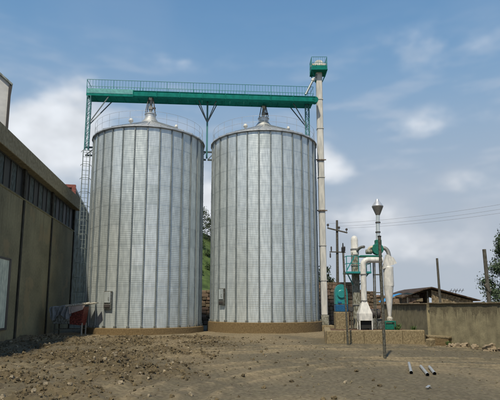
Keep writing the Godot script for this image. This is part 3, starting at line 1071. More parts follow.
# ---------------------------------------------------------------- conveyor bridge
func make_bridge() -> void:
	var a := Vector3(-10.95, 15.4, -32.05)
	var b := Vector3(4.35, 15.4, -33.25)
	var len := a.distance_to(b)
	var turn := atan2(-(b.z - a.z), b.x - a.x)
	var t := thing("conveyor_bridge", "green catwalk bridge with fine railings spanning both silo tops", "bridge", a, turn)
	# local: x along, z towards the yard; deck from z -0.55 to 0.55
	for z in [-0.51, 0.51]:
		var bm := mb()
		box(bm, Vector3(len * 0.5, 0.09, z), Vector3(len, 0.18, 0.08), Basis.IDENTITY, 0.008)
		part("side_beam", bm, M.green, t)
	var n := 16
	for k in n:
		var dk := mb()
		box(dk, Vector3(len * (k + 0.5) / n, 0.055, 0), Vector3(len / n - 0.012, 0.05, 0.935), Basis.IDENTITY, 0.004)
		part("deck_plate", dk, M.green_deck, t)
		var cb := mb()
		box(cb, Vector3(len * (k + 0.5) / n, 0.0, 0), Vector3(0.06, 0.055, 0.935))
		part("cross_beam", cb, M.green_deck, t)
	# railings
	for z in [-0.53, 0.53]:
		for h in [1.14, 0.66]:
			var r := mb()
			tube(r, [Vector3(0, h, z), Vector3(len, h, z)], 0.02 if h > 1.0 else 0.012, 6)
			part("handrail" if h > 1.0 else "mid_rail", r, M.rail, t)
		var count := 78
		for k in count + 1:
			var p := mb()
			var x := clampf(len * k / count, 0.02, len - 0.02)
			var main := k % 9 == 0
			tube(p, [Vector3(x, 0.17, z), Vector3(x, 1.14, z)], 0.022 if main else 0.011, 5, false)
			part("rail_post" if main else "baluster", p, M.rail, t)
	for x in [0.0, len]:
		for h in [1.14, 0.66]:
			var r := mb()
			tube(r, [Vector3(x, h, -0.53), Vector3(x, h, 0.53)], 0.018, 6)
			part("end_rail", r, M.rail, t)
	# pale kick sheets on the open left stretch
	for z in [-0.56, 0.56]:
		for k in 2:
			var ks := mb()
			box(ks, Vector3(0.03 + 1.57 * (k + 0.5), 0.34, z), Vector3(1.55, 0.32, 0.012))
			part("kick_sheet", ks, M.teal_sheet, t)
	var kb := mb()
	box(kb, Vector3(3.2 + (len - 3.2) * 0.5, 0.28, -0.56), Vector3(len - 3.25, 0.2, 0.012))
	part("kick_sheet", kb, M.teal_sheet, t)
	# standing frames: lattice at both ends, single post in the middle, all with raking braces
	lattice(t, Vector3(0.18, 0, 0.42), 0.24, 3.75, M.lattice)
	lattice(t, Vector3(len - 0.42, 0, 0.30), 0.24, 3.7, M.lattice)
	var mid := 8.05
	var mp := mb()
	box(mp, Vector3(mid, -2.0, 0.0), Vector3(0.12, 4.0, 0.12), Basis.IDENTITY, 0.01)
	part("support_post", mp, M.lattice, t)
	for s in [[0.25, -1.95, 1.22, 0.0], [len - 0.45, -1.7, -1.0, 0.0], [mid, -1.45, 0.62, 0.0], [mid, -1.45, -0.62, 0.0]]:
		for z in [-0.48, 0.48]:
			var br := mb()
			bar(br, Vector3(s[0], s[1], z * 0.12 if s[0] == mid else (0.42 if s[0] < 1.0 else 0.30) + z * 0.2), Vector3(s[0] + s[2], 0.0, z), 0.06, 0.05)
			part("brace", br, M.brace, t)
	# brackets that hold the posts to the silo walls
	for s in [[0.36, -3.75, 0.65, 0.1], [mid - 0.3, -3.85, 0.5, 0.0], [mid + 0.3, -3.85, 0.5, 0.0], [len - 0.42, -3.72, 0.5, 0.15]]:
		var bk := mb()
		box(bk, Vector3(s[0], s[1] + 0.3, s[3]), Vector3(s[2], 0.1, 0.12), Basis.IDENTITY, 0.01)
		box(bk, Vector3(s[0], s[1] - 0.25, s[3]), Vector3(s[2], 0.1, 0.12), Basis.IDENTITY, 0.01)
		bar(bk, Vector3(s[0] - s[2] * 0.4, s[1] - 0.2, s[3]), Vector3(s[0] + s[2] * 0.4, s[1] + 0.25, s[3]), 0.05)
		part("bracket", bk, M.brace, t)
	# the enclosed chain conveyor hung along the yard side
	var cv := thing("chain_conveyor", "bright green enclosed chain conveyor casing hung along the catwalk bridge", "conveyor", a, turn)
	var c0 := 3.15
	var nseg := 8
	var cl := (len + 0.02 - c0) / nseg
	for k in nseg:
		var cs := mb()
		box(cs, Vector3(c0 + cl * (k + 0.5), 0.035, 0.81), Vector3(cl - 0.006, 0.34, 0.40), Basis.IDENTITY, 0.012)
		part("casing_section", cs, M.green, cv)
		var cvr := mb()
		box(cvr, Vector3(c0 + cl * (k + 0.5), 0.222, 0.81), Vector3(cl - 0.02, 0.03, 0.46), Basis.IDENTITY, 0.006)
		part("casing_lid", cvr, M.green, cv)
		var fl := mb()
		box(fl, Vector3(c0 + cl * k, 0.035, 0.81), Vector3(0.05, 0.42, 0.47), Basis.IDENTITY, 0.006)
		part("flange", fl, M.green, cv)
	var en := mb()
	lathe(en, [Vector2(0.0, -0.2), Vector2(0.21, -0.2), Vector2(0.21, 0.2), Vector2(0.0, 0.2)], 16, Vector3(len + 0.02, 0.035, 0.81), Basis(Vector3.RIGHT, PI / 2))
	part("tail_drum", en, M.green, cv)
	# inlet gates under the conveyor on each roof collar
	for g in [[Vector3(-6.63, 14.2, -31.77), "four-legged inlet stand under the bridge on the roof of the silo beside the warehouse"], [Vector3(0.94, 14.46, -33.19), "four-legged inlet stand under the bridge on the roof of the silo beside the elevator leg"]]:
		var it := thing("inlet_stand", g[1], "inlet stand", g[0], turn, "silo inlet stands")
		var top: float = 15.3 - g[0].y
		for sx in [-1.0, 1.0]:
			for sz in [-1.0, 1.0]:
				var lg := mb()
				bar(lg, Vector3(sx * 0.30, 0.0, sz * 0.30), Vector3(sx * 0.14, top, sz * 0.14), 0.05)
				part("leg", lg, M.dark_trim, it)
		var vb := mb()
		box(vb, Vector3(0, top * 0.35, 0), Vector3(0.26, 0.2, 0.26), Basis.IDENTITY, 0.01)
		part("gate_valve", vb, M.grey_pipe, it)
		var ch := mb()
		tube(ch, [Vector3(0, 0.05, 0), Vector3(0, top * 0.55, 0), Vector3(0.04, top, 0.1)], 0.1, 12)
		part("chute", ch, M.grey_pipe, it)
		var mo := mb()
		lathe(mo, [Vector2(0.0, 0.0), Vector2(0.07, 0.0), Vector2(0.07, 0.22), Vector2(0.0, 0.22)], 10, Vector3(0.1, top * 0.35, 0.05), Basis(Vector3.FORWARD, PI / 2))
		part("motor", mo, M.dark_trim, it)
		var cap := mb()
		box(cap, Vector3(-0.02, top - 0.12, 0.22), Vector3(0.2, 0.16, 0.12), Basis.IDENTITY, 0.02)
		part("junction_box", cap, M.rim_white, it)

func lattice(parent: Node3D, p: Vector3, w: float, h: float, m: Material) -> void:
	for sx in [-0.5, 0.5]:
		for sz in [-0.5, 0.5]:
			var st := mb()
			box(st, p + Vector3(sx * w, -h * 0.5, sz * w), Vector3(0.045, h, 0.045))
			part("lattice_post", st, m, parent)
	var n := int(h / 0.34)
	for k in n:
		var y0 := -h * k / n
		var y1 := -h * (k + 1) / n
		var st := mb()
		for sz in [-0.5, 0.5]:
			bar(st, p + Vector3(-0.5 * w, y0, sz * w), p + Vector3(0.5 * w, y0, sz * w), 0.03)
			if k % 2 == 0:
				bar(st, p + Vector3(-0.5 * w, y0, sz * w), p + Vector3(0.5 * w, y1, sz * w), 0.028)
			else:
				bar(st, p + Vector3(0.5 * w, y0, sz * w), p + Vector3(-0.5 * w, y1, sz * w), 0.028)
		for sx in [-0.5, 0.5]:
			bar(st, p + Vector3(sx * w, y0, -0.5 * w), p + Vector3(sx * w, y1, 0.5 * w), 0.028)
		part("lattice_bracing", st, m, parent)

func make_ladder() -> void:
	var t := thing("caged_ladder", "pale steel caged ladder running up the silo side next to the warehouse", "ladder", Vector3(-10.62, 0, -31.35), 0.35)
	for sx in [-0.2, 0.2]:
		var st := mb()
		box(st, Vector3(sx, 5.8, 0), Vector3(0.04, 11.6, 0.06))
		part("stile", st, M.lattice_pale, t)
	for k in 38:
		var st := mb()
		tube(st, [Vector3(-0.19, 0.3 + k * 0.3, 0), Vector3(0.19, 0.3 + k * 0.3, 0)], 0.014, 5, false)
		part("rung", st, M.lattice_pale, t)
	for k in 11:
		var st := mb()
		var y := 2.4 + k * 0.9
		var pts := []
		for i in 9:
			var an := PI * i / 8.0
			pts.append(Vector3(-cos(an) * 0.33, y, sin(an) * 0.55))
		tube(st, pts, 0.016, 5)
		part("cage_hoop", st, M.lattice_pale, t)
	for i in [2, 4, 6]:
		var an: float = PI * i / 8.0
		var st := mb()
		box(st, Vector3(-cos(an) * 0.325, 6.9, sin(an) * 0.545), Vector3(0.03, 9.0, 0.008), Basis(Vector3.UP, an - PI * 0.5))
		part("cage_strap", st, M.lattice_pale, t)

# ---------------------------------------------------------------- tall bucket elevator
func make_elevator() -> void:
	var t := thing("bucket_elevator", "tall cream bucket elevator leg with a green caged head beside the silo", "elevator", Vector3(4.83, 0, -33.0))
	var y := 0.95
	var cuts := [3.2, 5.5, 7.85, 10.15, 11.35, 13.6, 15.7, 17.75]
	for c in cuts:
		var st := mb()
		box(st, Vector3(0, (y + c) * 0.5, 0), Vector3(0.42, c - y, 0.36), Basis.IDENTITY, 0.05)
		part("casing_section", st, M.leg, t)
		if c < 17.0:
			var f := mb()
			box(f, Vector3(0, c, 0), Vector3(0.48, 0.05, 0.42), Basis.IDENTITY, 0.008)
			part("flange", f, M.leg_edge if c > 11.0 and c < 12.0 or c > 7.0 and c < 8.0 else M.leg, t)
		y = c
	var bt := mb()
	box(bt, Vector3(0, 0.62, 0), Vector3(0.5, 0.62, 0.62), Basis.IDENTITY, 0.04)
	box(bt, Vector3(0, 0.92, 0), Vector3(0.54, 0.07, 0.5), Basis.IDENTITY, 0.01)
	part("boot", bt, M.grey_column, t)
	var pl := mb()
	box(pl, Vector3(0.05, 0.05, 0.15), Vector3(0.95, 0.56, 1.1), Basis.IDENTITY, 0.03)
	part("footing", pl, M.plinth_pale, t)
	# tie beam to the silo wall
	for h in [11.4, 7.9]:
		var tb := mb()
		box(tb, Vector3(-0.2, h - 0.06, 0.22), Vector3(1.05, 0.07, 0.07))
		part("tie_beam", tb, M.leg_edge, t)
	# head platform
	var ph := 17.72
	var pf := mb()
	box(pf, Vector3(-0.02, ph, -0.56 + 0.56), Vector3(1.12, 0.08, 1.12), Basis.IDENTITY, 0.01)
	var plat := part("head_platform", pf, M.green_deck, t)
	for s in [[-0.02, 0.53, 1.1, 0.06], [-0.02, -0.53, 1.1, 0.06]]:
		var fb := mb()
		box(fb, Vector3(s[0], ph + 0.17, s[1]), Vector3(s[2], 0.26, 0.02))
		part("toe_board", fb, M.green, plat)
	for sx in [-0.55, 0.51]:
		var fb := mb()
		box(fb, Vector3(sx, ph + 0.17, 0), Vector3(0.02, 0.26, 1.03))
		part("toe_board", fb, M.green, plat)
	for h in [0.92, 0.5]:
		var rl := mb()
		var q := [Vector3(-0.55, ph + h, 0.53), Vector3(0.51, ph + h, 0.53), Vector3(0.51, ph + h, -0.53), Vector3(-0.55, ph + h, -0.53)]
		for i in 4:
			tube(rl, [q[i], q[(i + 1) % 4]], 0.018, 6)
		part("handrail", rl, M.rail, plat)
	for i in 4:
		for k in 7:
			var c0: Vector3 = [Vector3(-0.55, 0, 0.53), Vector3(0.51, 0, 0.53), Vector3(0.51, 0, -0.53), Vector3(-0.55, 0, -0.53)][i]
			var c1: Vector3 = [Vector3(0.51, 0, 0.53), Vector3(0.51, 0, -0.53), Vector3(-0.55, 0, -0.53), Vector3(-0.55, 0, 0.53)][i]
			var c := c0.lerp(c1, k / 7.0)
			var st := mb()
			tube(st, [c + Vector3(0, ph + 0.04, 0), c + Vector3(0, ph + 0.92, 0)], 0.017 if k == 0 else 0.009, 5, false)
			part("rail_post", st, M.rail, plat)
	for sx in [-1.0, 1.0]:
		var kb := mb()
		bar(kb, Vector3(sx * 0.2, ph - 0.75, 0.0), Vector3(sx * 0.5, ph - 0.04, 0.45), 0.05)
		bar(kb, Vector3(sx * 0.2, ph - 0.75, 0.0), Vector3(sx * 0.5, ph - 0.04, -0.45), 0.05)
		part("knee_brace", kb, M.green_deck, plat)
	# head: domed hood, motor, gearbox
	var hd := mb()
	box(hd, Vector3(0, ph + 0.28, 0), Vector3(0.56, 0.5, 0.46), Basis.IDENTITY, 0.04)
	lathe(hd, [Vector2(0.0, -0.23), Vector2(0.3, -0.23), Vector2(0.32, -0.2), Vector2(0.32, 0.2), Vector2(0.3, 0.23), Vector2(0.0, 0.23)], 22, Vector3(0, ph + 0.55, 0), Basis(Vector3.RIGHT, PI / 2))
	part("head_hood", hd, M.white, t)
	var mo := mb()
	lathe(mo, [Vector2(0.0, -0.2), Vector2(0.13, -0.2), Vector2(0.16, -0.16), Vector2(0.16, 0.16), Vector2(0.13, 0.22), Vector2(0.0, 0.22)], 16, Vector3(-0.34, ph + 0.36, 0.2), Basis(Vector3.BACK, 0.9))
	part("motor", mo, M.cream, t)
	var gb := mb()
	box(gb, Vector3(0.34, ph + 0.36, 0.2), Vector3(0.26, 0.42, 0.34), Basis(Vector3.BACK, -0.3), 0.06)
	part("gearbox", gb, M.white, t)
	var bgd := mb()
	box(bgd, Vector3(0.05, ph + 0.3, 0.33), Vector3(0.4, 0.3, 0.1), Basis(Vector3.BACK, 0.15), 0.03)
	part("belt_guard", bgd, M.cream, t)
	# discharge spout down to the conveyor, a thing of its own length but fixed to the head
	var sp := mb()
	tube(sp, [Vector3(-0.15, 17.5, 0.12), Vector3(-0.45, 17.05, 0.30), Vector3(-1.02, 15.85, 0.55)], 0.075, 12)
	part("discharge_spout", sp, M.zinc_post, t)
	var sj := mb()
	lathe(sj, [Vector2(0.0, -0.1), Vector2(0.12, -0.08), Vector2(0.12, 0.08), Vector2(0.0, 0.1)], 12, Vector3(-0.45, 17.05, 0.30), Basis(Vector3.BACK, -0.45))
	part("spout_joint", sj, M.white, t)

# ---------------------------------------------------------------- machine platform
func make_platform() -> void:
	var t := thing("machine_platform", "raised concrete platform with a pale front kerb carrying the cleaning machines", "platform")
	var st := mb()
	prism(st, [Vector2(3.35, -22.2), Vector2(7.55, -22.2), Vector2(7.72, -26.6), Vector2(4.0, -26.6)], -0.4, 0.42)
	part("slab", st, M.slab_soil, t)
	# kerb along the front and right side, its top lip broken unevenly
	var kb := mb()
	var xs := [3.28, 4.05, 4.9, 5.75, 6.55, 7.5]
	for i in xs.size() - 1:
		var s := mb()
		box(s, Vector3((xs[i] + xs[i + 1]) * 0.5, 0.06 + 0.006 * i, -22.02), Vector3(xs[i + 1] - xs[i] - 0.008, 0.92, 0.3), Basis(Vector3.BACK, 0.006 * (i % 3 - 1)), 0.03)
		part("kerb_block", s, M.plinth_pale, t)
	var sd := mb()
	box(sd, Vector3(3.7, 0.03, -24.35), Vector3(0.3, 0.9, 4.3), Basis(Vector3.UP, -0.136), 0.03)
	part("kerb_block", sd, M.plinth_pale, t)
	var lg := thing("concrete_ledge", "low concrete ledge at the foot of the stained wall beside the platform", "ledge")
	var l := mb()
	prism(l, [Vector2(7.5, -21.45), Vector2(8.05, -20.75), Vector2(8.22, -20.9), Vector2(8.0, -22.0), Vector2(7.6, -22.1)], -0.3, 0.27)
	part("lower_course", l, M.plinth, lg)
	var l2 := mb()
	prism(l2, [Vector2(7.47, -21.5), Vector2(8.06, -20.7), Vector2(8.23, -20.85), Vector2(8.0, -22.0), Vector2(7.58, -22.12)], 0.274, 0.33)
	part("cap_course", l2, M.plinth_pale, lg)
	var bl := thing("concrete_block", "small broken concrete block lying before the low ledge", "block", Vector3(7.25, 0, -20.55), 0.5)
	var b := mb()
	box(b, Vector3(0, 0.12, 0), Vector3(0.3, 0.3, 0.26), Basis(Vector3(1, 0, 1).normalized(), 0.12), 0.03)
	part("block_body", b, M.plinth_pale, bl)

func make_cleaning_plant() -> void:
	var y0 := 0.42
	# small bucket elevator
	var e := thing("intake_elevator", "grey intake elevator column with white domed head and teal service landing", "elevator", Vector3(5.43, y0, -25.8))
	var cl := mb()
	box(cl, Vector3(0, 1.95, 0), Vector3(0.36, 3.9, 0.3), Basis.IDENTITY, 0.03)
	part("column", cl, M.grey_column, e)
	for h in [1.2, 2.4, 3.2]:
		var f := mb()
		box(f, Vector3(0, h, 0), Vector3(0.42, 0.04, 0.36))
		part("flange", f, M.grey_pipe, e)
	var hd := mb()
	lathe(hd, [Vector2(0.2, 3.75), Vector2(0.22, 3.95), Vector2(0.185, 4.0), Vector2(0.185, 4.5), Vector2(0.16, 4.64), Vector2(0.1, 4.73), Vector2(0.0, 4.76)], 20, Vector3(0, 0, 0), Basis.IDENTITY, true)
	part("head", hd, M.white, e)
	var hb := mb()
	lathe(hb, [Vector2(0.2, 3.98), Vector2(0.225, 4.0), Vector2(0.225, 4.06), Vector2(0.19, 4.08)], 20)
	part("head_band", hb, M.grey_pipe, e)
	var pf := mb()
	box(pf, Vector3(0.02, 2.8, 0.25), Vector3(1.26, 0.1, 0.95), Basis.IDENTITY, 0.01)
	var landing := part("landing", pf, M.machine_teal, e)
	for h in [3.25, 3.62]:
		var rl := mb()
		tube(rl, [Vector3(-0.58, h, -0.18), Vector3(-0.58, h, 0.70), Vector3(0.62, h, 0.70), Vector3(0.62, h, -0.18)], 0.02, 6)
		part("handrail", rl, M.machine_teal, landing)
	for p in [Vector2(-0.58, -0.18), Vector2(-0.58, 0.7), Vector2(0.02, 0.7), Vector2(0.62, 0.7), Vector2(0.62, -0.18)]:
		var ps := mb()
		tube(ps, [Vector3(p.x, 2.84, p.y), Vector3(p.x, 3.62, p.y)], 0.022, 6)
		part("rail_post", ps, M.machine_teal, landing)
	var kn := mb()
	bar(kn, Vector3(-0.55, 2.78, 0.6), Vector3(-0.16, 2.2, 0.1), 0.05)
	bar(kn, Vector3(0.55, 2.78, 0.6), Vector3(0.16, 2.2, 0.1), 0.05)
	part("knee_brace", kn, M.machine_teal, landing)
	var dg := mb()
	bar(dg, Vector3(-0.58, 2.9, 0.7), Vector3(-0.18, 3.6, 0.7), 0.05)
	part("stair_rail", dg, M.machine_teal, landing)
	# suction duct and hood
	var d := thing("suction_duct", "white elbow duct dropping into a flared hood with a black mouth", "duct", Vector3(5.64, y0, -25.0))
	var du := mb()
	var pts := [Vector3(1.0, 3.42, -0.05)]
	pts.append(Vector3(0.28, 3.42, -0.02))
	for i in 6:
		var an := PI * 0.5 * (i + 1) / 6.0
		pts.append(Vector3(0.28 - sin(an) * 0.26, 3.16 + cos(an) * 0.26, 0))
	pts.append(Vector3(0.0, 1.32, 0))
	tube(du, pts, 0.145, 16)
	part("pipe", du, M.white, d)
	for h in [1.4, 2.7]:
		var bd := mb()
		lathe(bd, [Vector2(0.14, h - 0.02), Vector2(0.17, h - 0.02), Vector2(0.17, h + 0.02), Vector2(0.14, h + 0.02)], 16)
		part("clamp_band", bd, M.grey_pipe, d)
	var ho := mb()
	var lo := 0.32
	var levels := [[0.325, 0.44, 0.28], [0.325, 0.78, 0.28], [0.12, 1.36, 0.12]]
	for i in 2:
		var p: Array = levels[i]
		var q: Array = levels[i + 1]
		for k in 4:
			var s0: Array = [[-1, 1], [1, 1], [1, -1], [-1, -1]][k]
			var s1: Array = [[1, 1], [1, -1], [-1, -1], [-1, 1]][k]
			quad(ho, Vector3(s0[0] * p[0], p[1], s0[1] * p[2]), Vector3(s1[0] * p[0], p[1], s1[1] * p[2]), Vector3(s1[0] * q[0], q[1], s1[1] * q[2]), Vector3(s0[0] * q[0], q[1], s0[1] * q[2]))
	part("hood", ho, M.white, d)
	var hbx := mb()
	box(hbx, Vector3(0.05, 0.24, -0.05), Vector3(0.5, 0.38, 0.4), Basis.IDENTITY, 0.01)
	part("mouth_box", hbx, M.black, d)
	for sx in [-1.0, 1.0]:
		for sz in [-1.0, 1.0]:
			var lg := mb()
			bar(lg, Vector3(sx * 0.3, 0, sz * 0.25), Vector3(sx * 0.3, 0.5, sz * 0.25), 0.05)
			part("leg", lg, M.white, d)
	# fan with stack
	var f := thing("exhaust_fan", "green exhaust fan housing topped by a slim stack with conical rain cap", "fan", Vector3(6.47, y0, -25.25))
	for sx in [-1.0, 1.0]:
		for sz in [-1.0, 1.0]:
			var lg := mb()
			bar(lg, Vector3(sx * 0.2 - 0.05, 0, sz * 0.18), Vector3(sx * 0.15 - 0.05, 3.55, sz * 0.15), 0.05)
			part("leg", lg, M.steel_post, f)
	var gr := mb()
	for h in [0.9, 1.8, 2.7]:
		bar(gr, Vector3(-0.24, h, 0.17), Vector3(0.14, h, 0.17), 0.04)
		bar(gr, Vector3(-0.24, h, -0.17), Vector3(0.14, h, -0.17), 0.04)
	part("girt", gr, M.steel_post, f)
	var tb := mb()
	box(tb, Vector3(-0.38, 3.62, 0.0), Vector3(1.1, 0.08, 0.5), Basis.IDENTITY, 0.01)
	part("fan_table", tb, M.machine_green, f)
	var vo := mb()
	lathe(vo, [Vector2(0.0, -0.16), Vector2(0.27, -0.16), Vector2(0.29, -0.13), Vector2(0.29, 0.13), Vector2(0.27, 0.16), Vector2(0.0, 0.16)], 24, Vector3(-0.02, 3.98, 0.05), Basis(Vector3.RIGHT, PI / 2))
	box(vo, Vector3(0.03, 4.25, 0.05), Vector3(0.3, 0.4, 0.3), Basis.IDENTITY, 0.02)
	part("volute", vo, M.machine_green, f)
	var mo := mb()
	lathe(mo, [Vector2(0.0, 0.0), Vector2(0.1, 0.0), Vector2(0.12, 0.03), Vector2(0.12, 0.3), Vector2(0.0, 0.33)], 12, Vector3(-0.3, 3.85, 0.05), Basis(Vector3.BACK, PI / 2))
	part("motor", mo, M.grey_column, f)
	for s in [[Vector3(-0.15, 4.0, 0.1), Vector3(-0.25, 4.14, 0.1), Vector3(-0.42, 4.1, 0.1), Vector3(-0.48, 3.9, 0.05)], [Vector3(-0.68, 4.1, 0.0), Vector3(-0.72, 4.14, -0.1), Vector3(-0.9, 4.12, -0.3), Vector3(-1.0, 3.85, -0.45)]]:
		var el := mb()
		tube(el, bend(s), 0.075, 12)
		part("elbow_pipe", el, M.cream if s[0].x > -0.5 else M.grey_pipe, f)
	var e2 := mb()
	tube(e2, bend([Vector3(0.15, 4.02, 0.05), Vector3(0.38, 4.1, 0.08), Vector3(0.52, 3.95, 0.12), Vector3(0.52, 3.6, 0.2)]), 0.1, 12)
	part("elbow_pipe", e2, M.grey_pipe, f)
	var sk := mb()
	tube(sk, [Vector3(0.03, 4.4, 0.05), Vector3(0.08, 5.8, 0.05)], 0.1, 14)
	part("stack", sk, M.zinc[0], f)
	for h in [4.85, 5.35]:
		var bd := mb()
		lathe(bd, [Vector2(0.1, h - 0.03), Vector2(0.13, h - 0.03), Vector2(0.13, h + 0.03), Vector2(0.1, h + 0.03)], 14, Vector3(0.04 + (h - 4.6) * 0.035, 0, 0.05))
		part("stack_band", bd, M.dark_trim, f)
	var cn := mb()
	lathe(cn, [Vector2(0.1, 5.72), Vector2(0.285, 6.16), Vector2(0.29, 6.2)], 24, Vector3(0.08, 0, 0.05))
	part("funnel", cn, M.grey_pipe, f)
	var cp := mb()
	lathe(cp, [Vector2(0.29, 6.2), Vector2(0.24, 6.28), Vector2(0.11, 6.46), Vector2(0.07, 6.56), Vector2(0.0, 6.6)], 24, Vector3(0.08, 0, 0.05), Basis.IDENTITY, false)
	part("rain_cap", cp, M.bright_cap, f)
	# cyclone
	var c := thing("cyclone", "pale cyclone separator with long tapering cone on a green stand", "cyclone", Vector3(6.9, y0, -25.0))
	var cy := mb()
	lathe(cy, [Vector2(0.0, 3.1), Vector2(0.0, 3.1)], 8)
	lathe(cy, [Vector2(0.245, 2.1), Vector2(0.25, 2.14), Vector2(0.25, 3.05), Vector2(0.235, 3.08), Vector2(0.0, 3.09)], 28)
	part("barrel", cy, M.white, c)
	var cc := mb()
	lathe(cc, [Vector2(0.075, 0.62), Vector2(0.245, 2.1)], 28, Vector3(-0.02, 0, 0))
	part("cone", cc, M.white, c)
	# flat tangential inlet, wedge shaped
	var inl := mb()
	var w0 := [Vector3(-0.28, 2.96, 0.2), Vector3(0.40, 3.24, 0.2), Vector3(0.24, 3.52, 0.2), Vector3(-0.06, 3.68, 0.2)]
	var w1 := []
	for p in w0:
		w1.append(p + Vector3(0, 0, -0.4))
	quad(inl, w0[0], w0[1], w0[2], w0[3])
	quad(inl, w1[3], w1[2], w1[1], w1[0])
	for k in 4:
		var l := (k + 1) % 4
		quad(inl, w1[k], w1[l], w0[l], w0[k])
	part("inlet_transition", inl, M.white, c)
	var al := mb()
	lathe(al, [Vector2(0.0, 0.44), Vector2(0.15, 0.44), Vector2(0.15, 0.54), Vector2(0.08, 0.64), Vector2(0.075, 0.66)], 16, Vector3(-0.02, 0, 0))
	part("discharge_valve", al, M.rim_white, c)
	var fr := mb()
	box(fr, Vector3(-0.06, 0.38, 0), Vector3(0.56, 0.07, 0.4), Basis.IDENTITY, 0.01)
	part("stand_top", fr, M.machine_green, c)
	for sx in [-1.0, 1.0]:
		for sz in [-1.0, 1.0]:
			var lg := mb()
			bar(lg, Vector3(-0.06 + sx * 0.24, 0, sz * 0.17), Vector3(-0.06 + sx * 0.24, 0.36, sz * 0.17), 0.05)
			part("leg", lg, M.machine_green, c)
	var bn := mb()
	box(bn, Vector3(-0.06, 0.15, 0), Vector3(0.4, 0.3, 0.28), Basis.IDENTITY, 0.02)
	part("dust_bin", bn, M.machine_green, c)
	# dark drive set between hood and cyclone
	var dr := thing("drive_motor", "dark motor set on the platform between hood and cyclone", "motor", Vector3(6.25, y0, -25.6))
	var dm := mb()
	lathe(dm, [Vector2(0.0, -0.3), Vector2(0.2, -0.3), Vector2(0.24, -0.25), Vector2(0.24, 0.25), Vector2(0.2, 0.3), Vector2(0.0, 0.3)], 18, Vector3(0, 0.75, 0), Basis(Vector3.BACK, PI / 2))
	part("motor_body", dm, M.dark_trim, dr)
	var db := mb()
	box(db, Vector3(0, 0.26, 0), Vector3(0.7, 0.52, 0.5), Basis.IDENTITY, 0.02)
	part("bed_frame", db, M.zinc_dull, dr)
	# teal aspirator on a rendered pedestal
	var pd := thing("machine_pedestal", "pale rendered pedestal under the teal aspirator housing", "pedestal", Vector3(4.6, 0, -25.6))
	var pb := mb()
	box(pb, Vector3(0, 0.72, 0), Vector3(0.66, 1.1, 0.6), Basis.IDENTITY, 0.03)
	part("pedestal_body", pb, M.plinth_pale, pd)
	var ap := thing("aspirator", "round-topped teal aspirator housing with blue base on a pedestal", "aspirator", Vector3(4.6, 1.27, -25.6))
	var bb := mb()
	box(bb, Vector3(0, 0.18, 0), Vector3(0.62, 0.36, 0.5), Basis.IDENTITY, 0.03)
	part("base_box", bb, M.machine_blue, ap)
	var hs := mb()
	# arched front outline swept through its depth
	var outl := [Vector2(-0.31, 0.38)]
	for i in 13:
		var an := PI - PI * i / 12.0
		outl.append(Vector2(cos(an) * 0.31, 0.92 + sin(an) * 0.46))
	outl.append(Vector2(0.31, 0.38))
	for i in outl.size() - 1:
		var p: Vector2 = outl[i]
		var q: Vector2 = outl[i + 1]
		quad(hs, Vector3(p.x, p.y, 0.22), Vector3(q.x, q.y, 0.22), Vector3(q.x, q.y, -0.22), Vector3(p.x, p.y, -0.22))
		tri(hs, Vector3(0, 0.4, 0.22), Vector3(q.x, q.y, 0.22), Vector3(p.x, p.y, 0.22))
		tri(hs, Vector3(0, 0.4, -0.22), Vector3(p.x, p.y, -0.22), Vector3(q.x, q.y, -0.22))
	part("housing", hs, M.machine_teal, ap)
	var wr := mb()
	lathe(wr, [Vector2(0.0, 0.0), Vector2(0.2, 0.0), Vector2(0.22, 0.03), Vector2(0.18, 0.06), Vector2(0.0, 0.06)], 20, Vector3(0, 0.88, 0.23), Basis(Vector3.RIGHT, PI / 2))
	part("inlet_ring", wr, M.machine_teal, ap)
	var lb := mb()
	box(lb, Vector3(-0.1, 0.46, 0.25), Vector3(0.18, 0.1, 0.08), Basis.IDENTITY, 0.02)
	part("bearing_block", lb, M.machine_blue, ap)
	# iron hand wheel box beside it
	var hw := thing("hand_valve", "small dark hand wheel valve on a stub pipe beside the pedestal", "valve", Vector3(5.05, y0, -25.3))
	var hp := mb()
	tube(hp, [Vector3(0, 0, 0), Vector3(0, 0.95, 0)], 0.035, 8)
	part("stub_pipe", hp, M.steel_post, hw)
	var hv := mb()
	lathe(hv, [Vector2(0.11, -0.02), Vector2(0.14, 0.0), Vector2(0.11, 0.02), Vector2(0.02, 0.02), Vector2(0.0, 0.02)], 16, Vector3(0, 0.98, 0.0), Basis(Vector3.RIGHT, 1.2))
	part("hand_wheel", hv, M.black, hw)

func bend(p: Array) -> Array:
	var out := []
	for i in 13:
		var t := i / 12.0
		var s := 1.0 - t
		out.append(p[0] * s * s * s + p[1] * 3.0 * s * s * t + p[2] * 3.0 * s * t * t + p[3] * t * t * t)
	return out

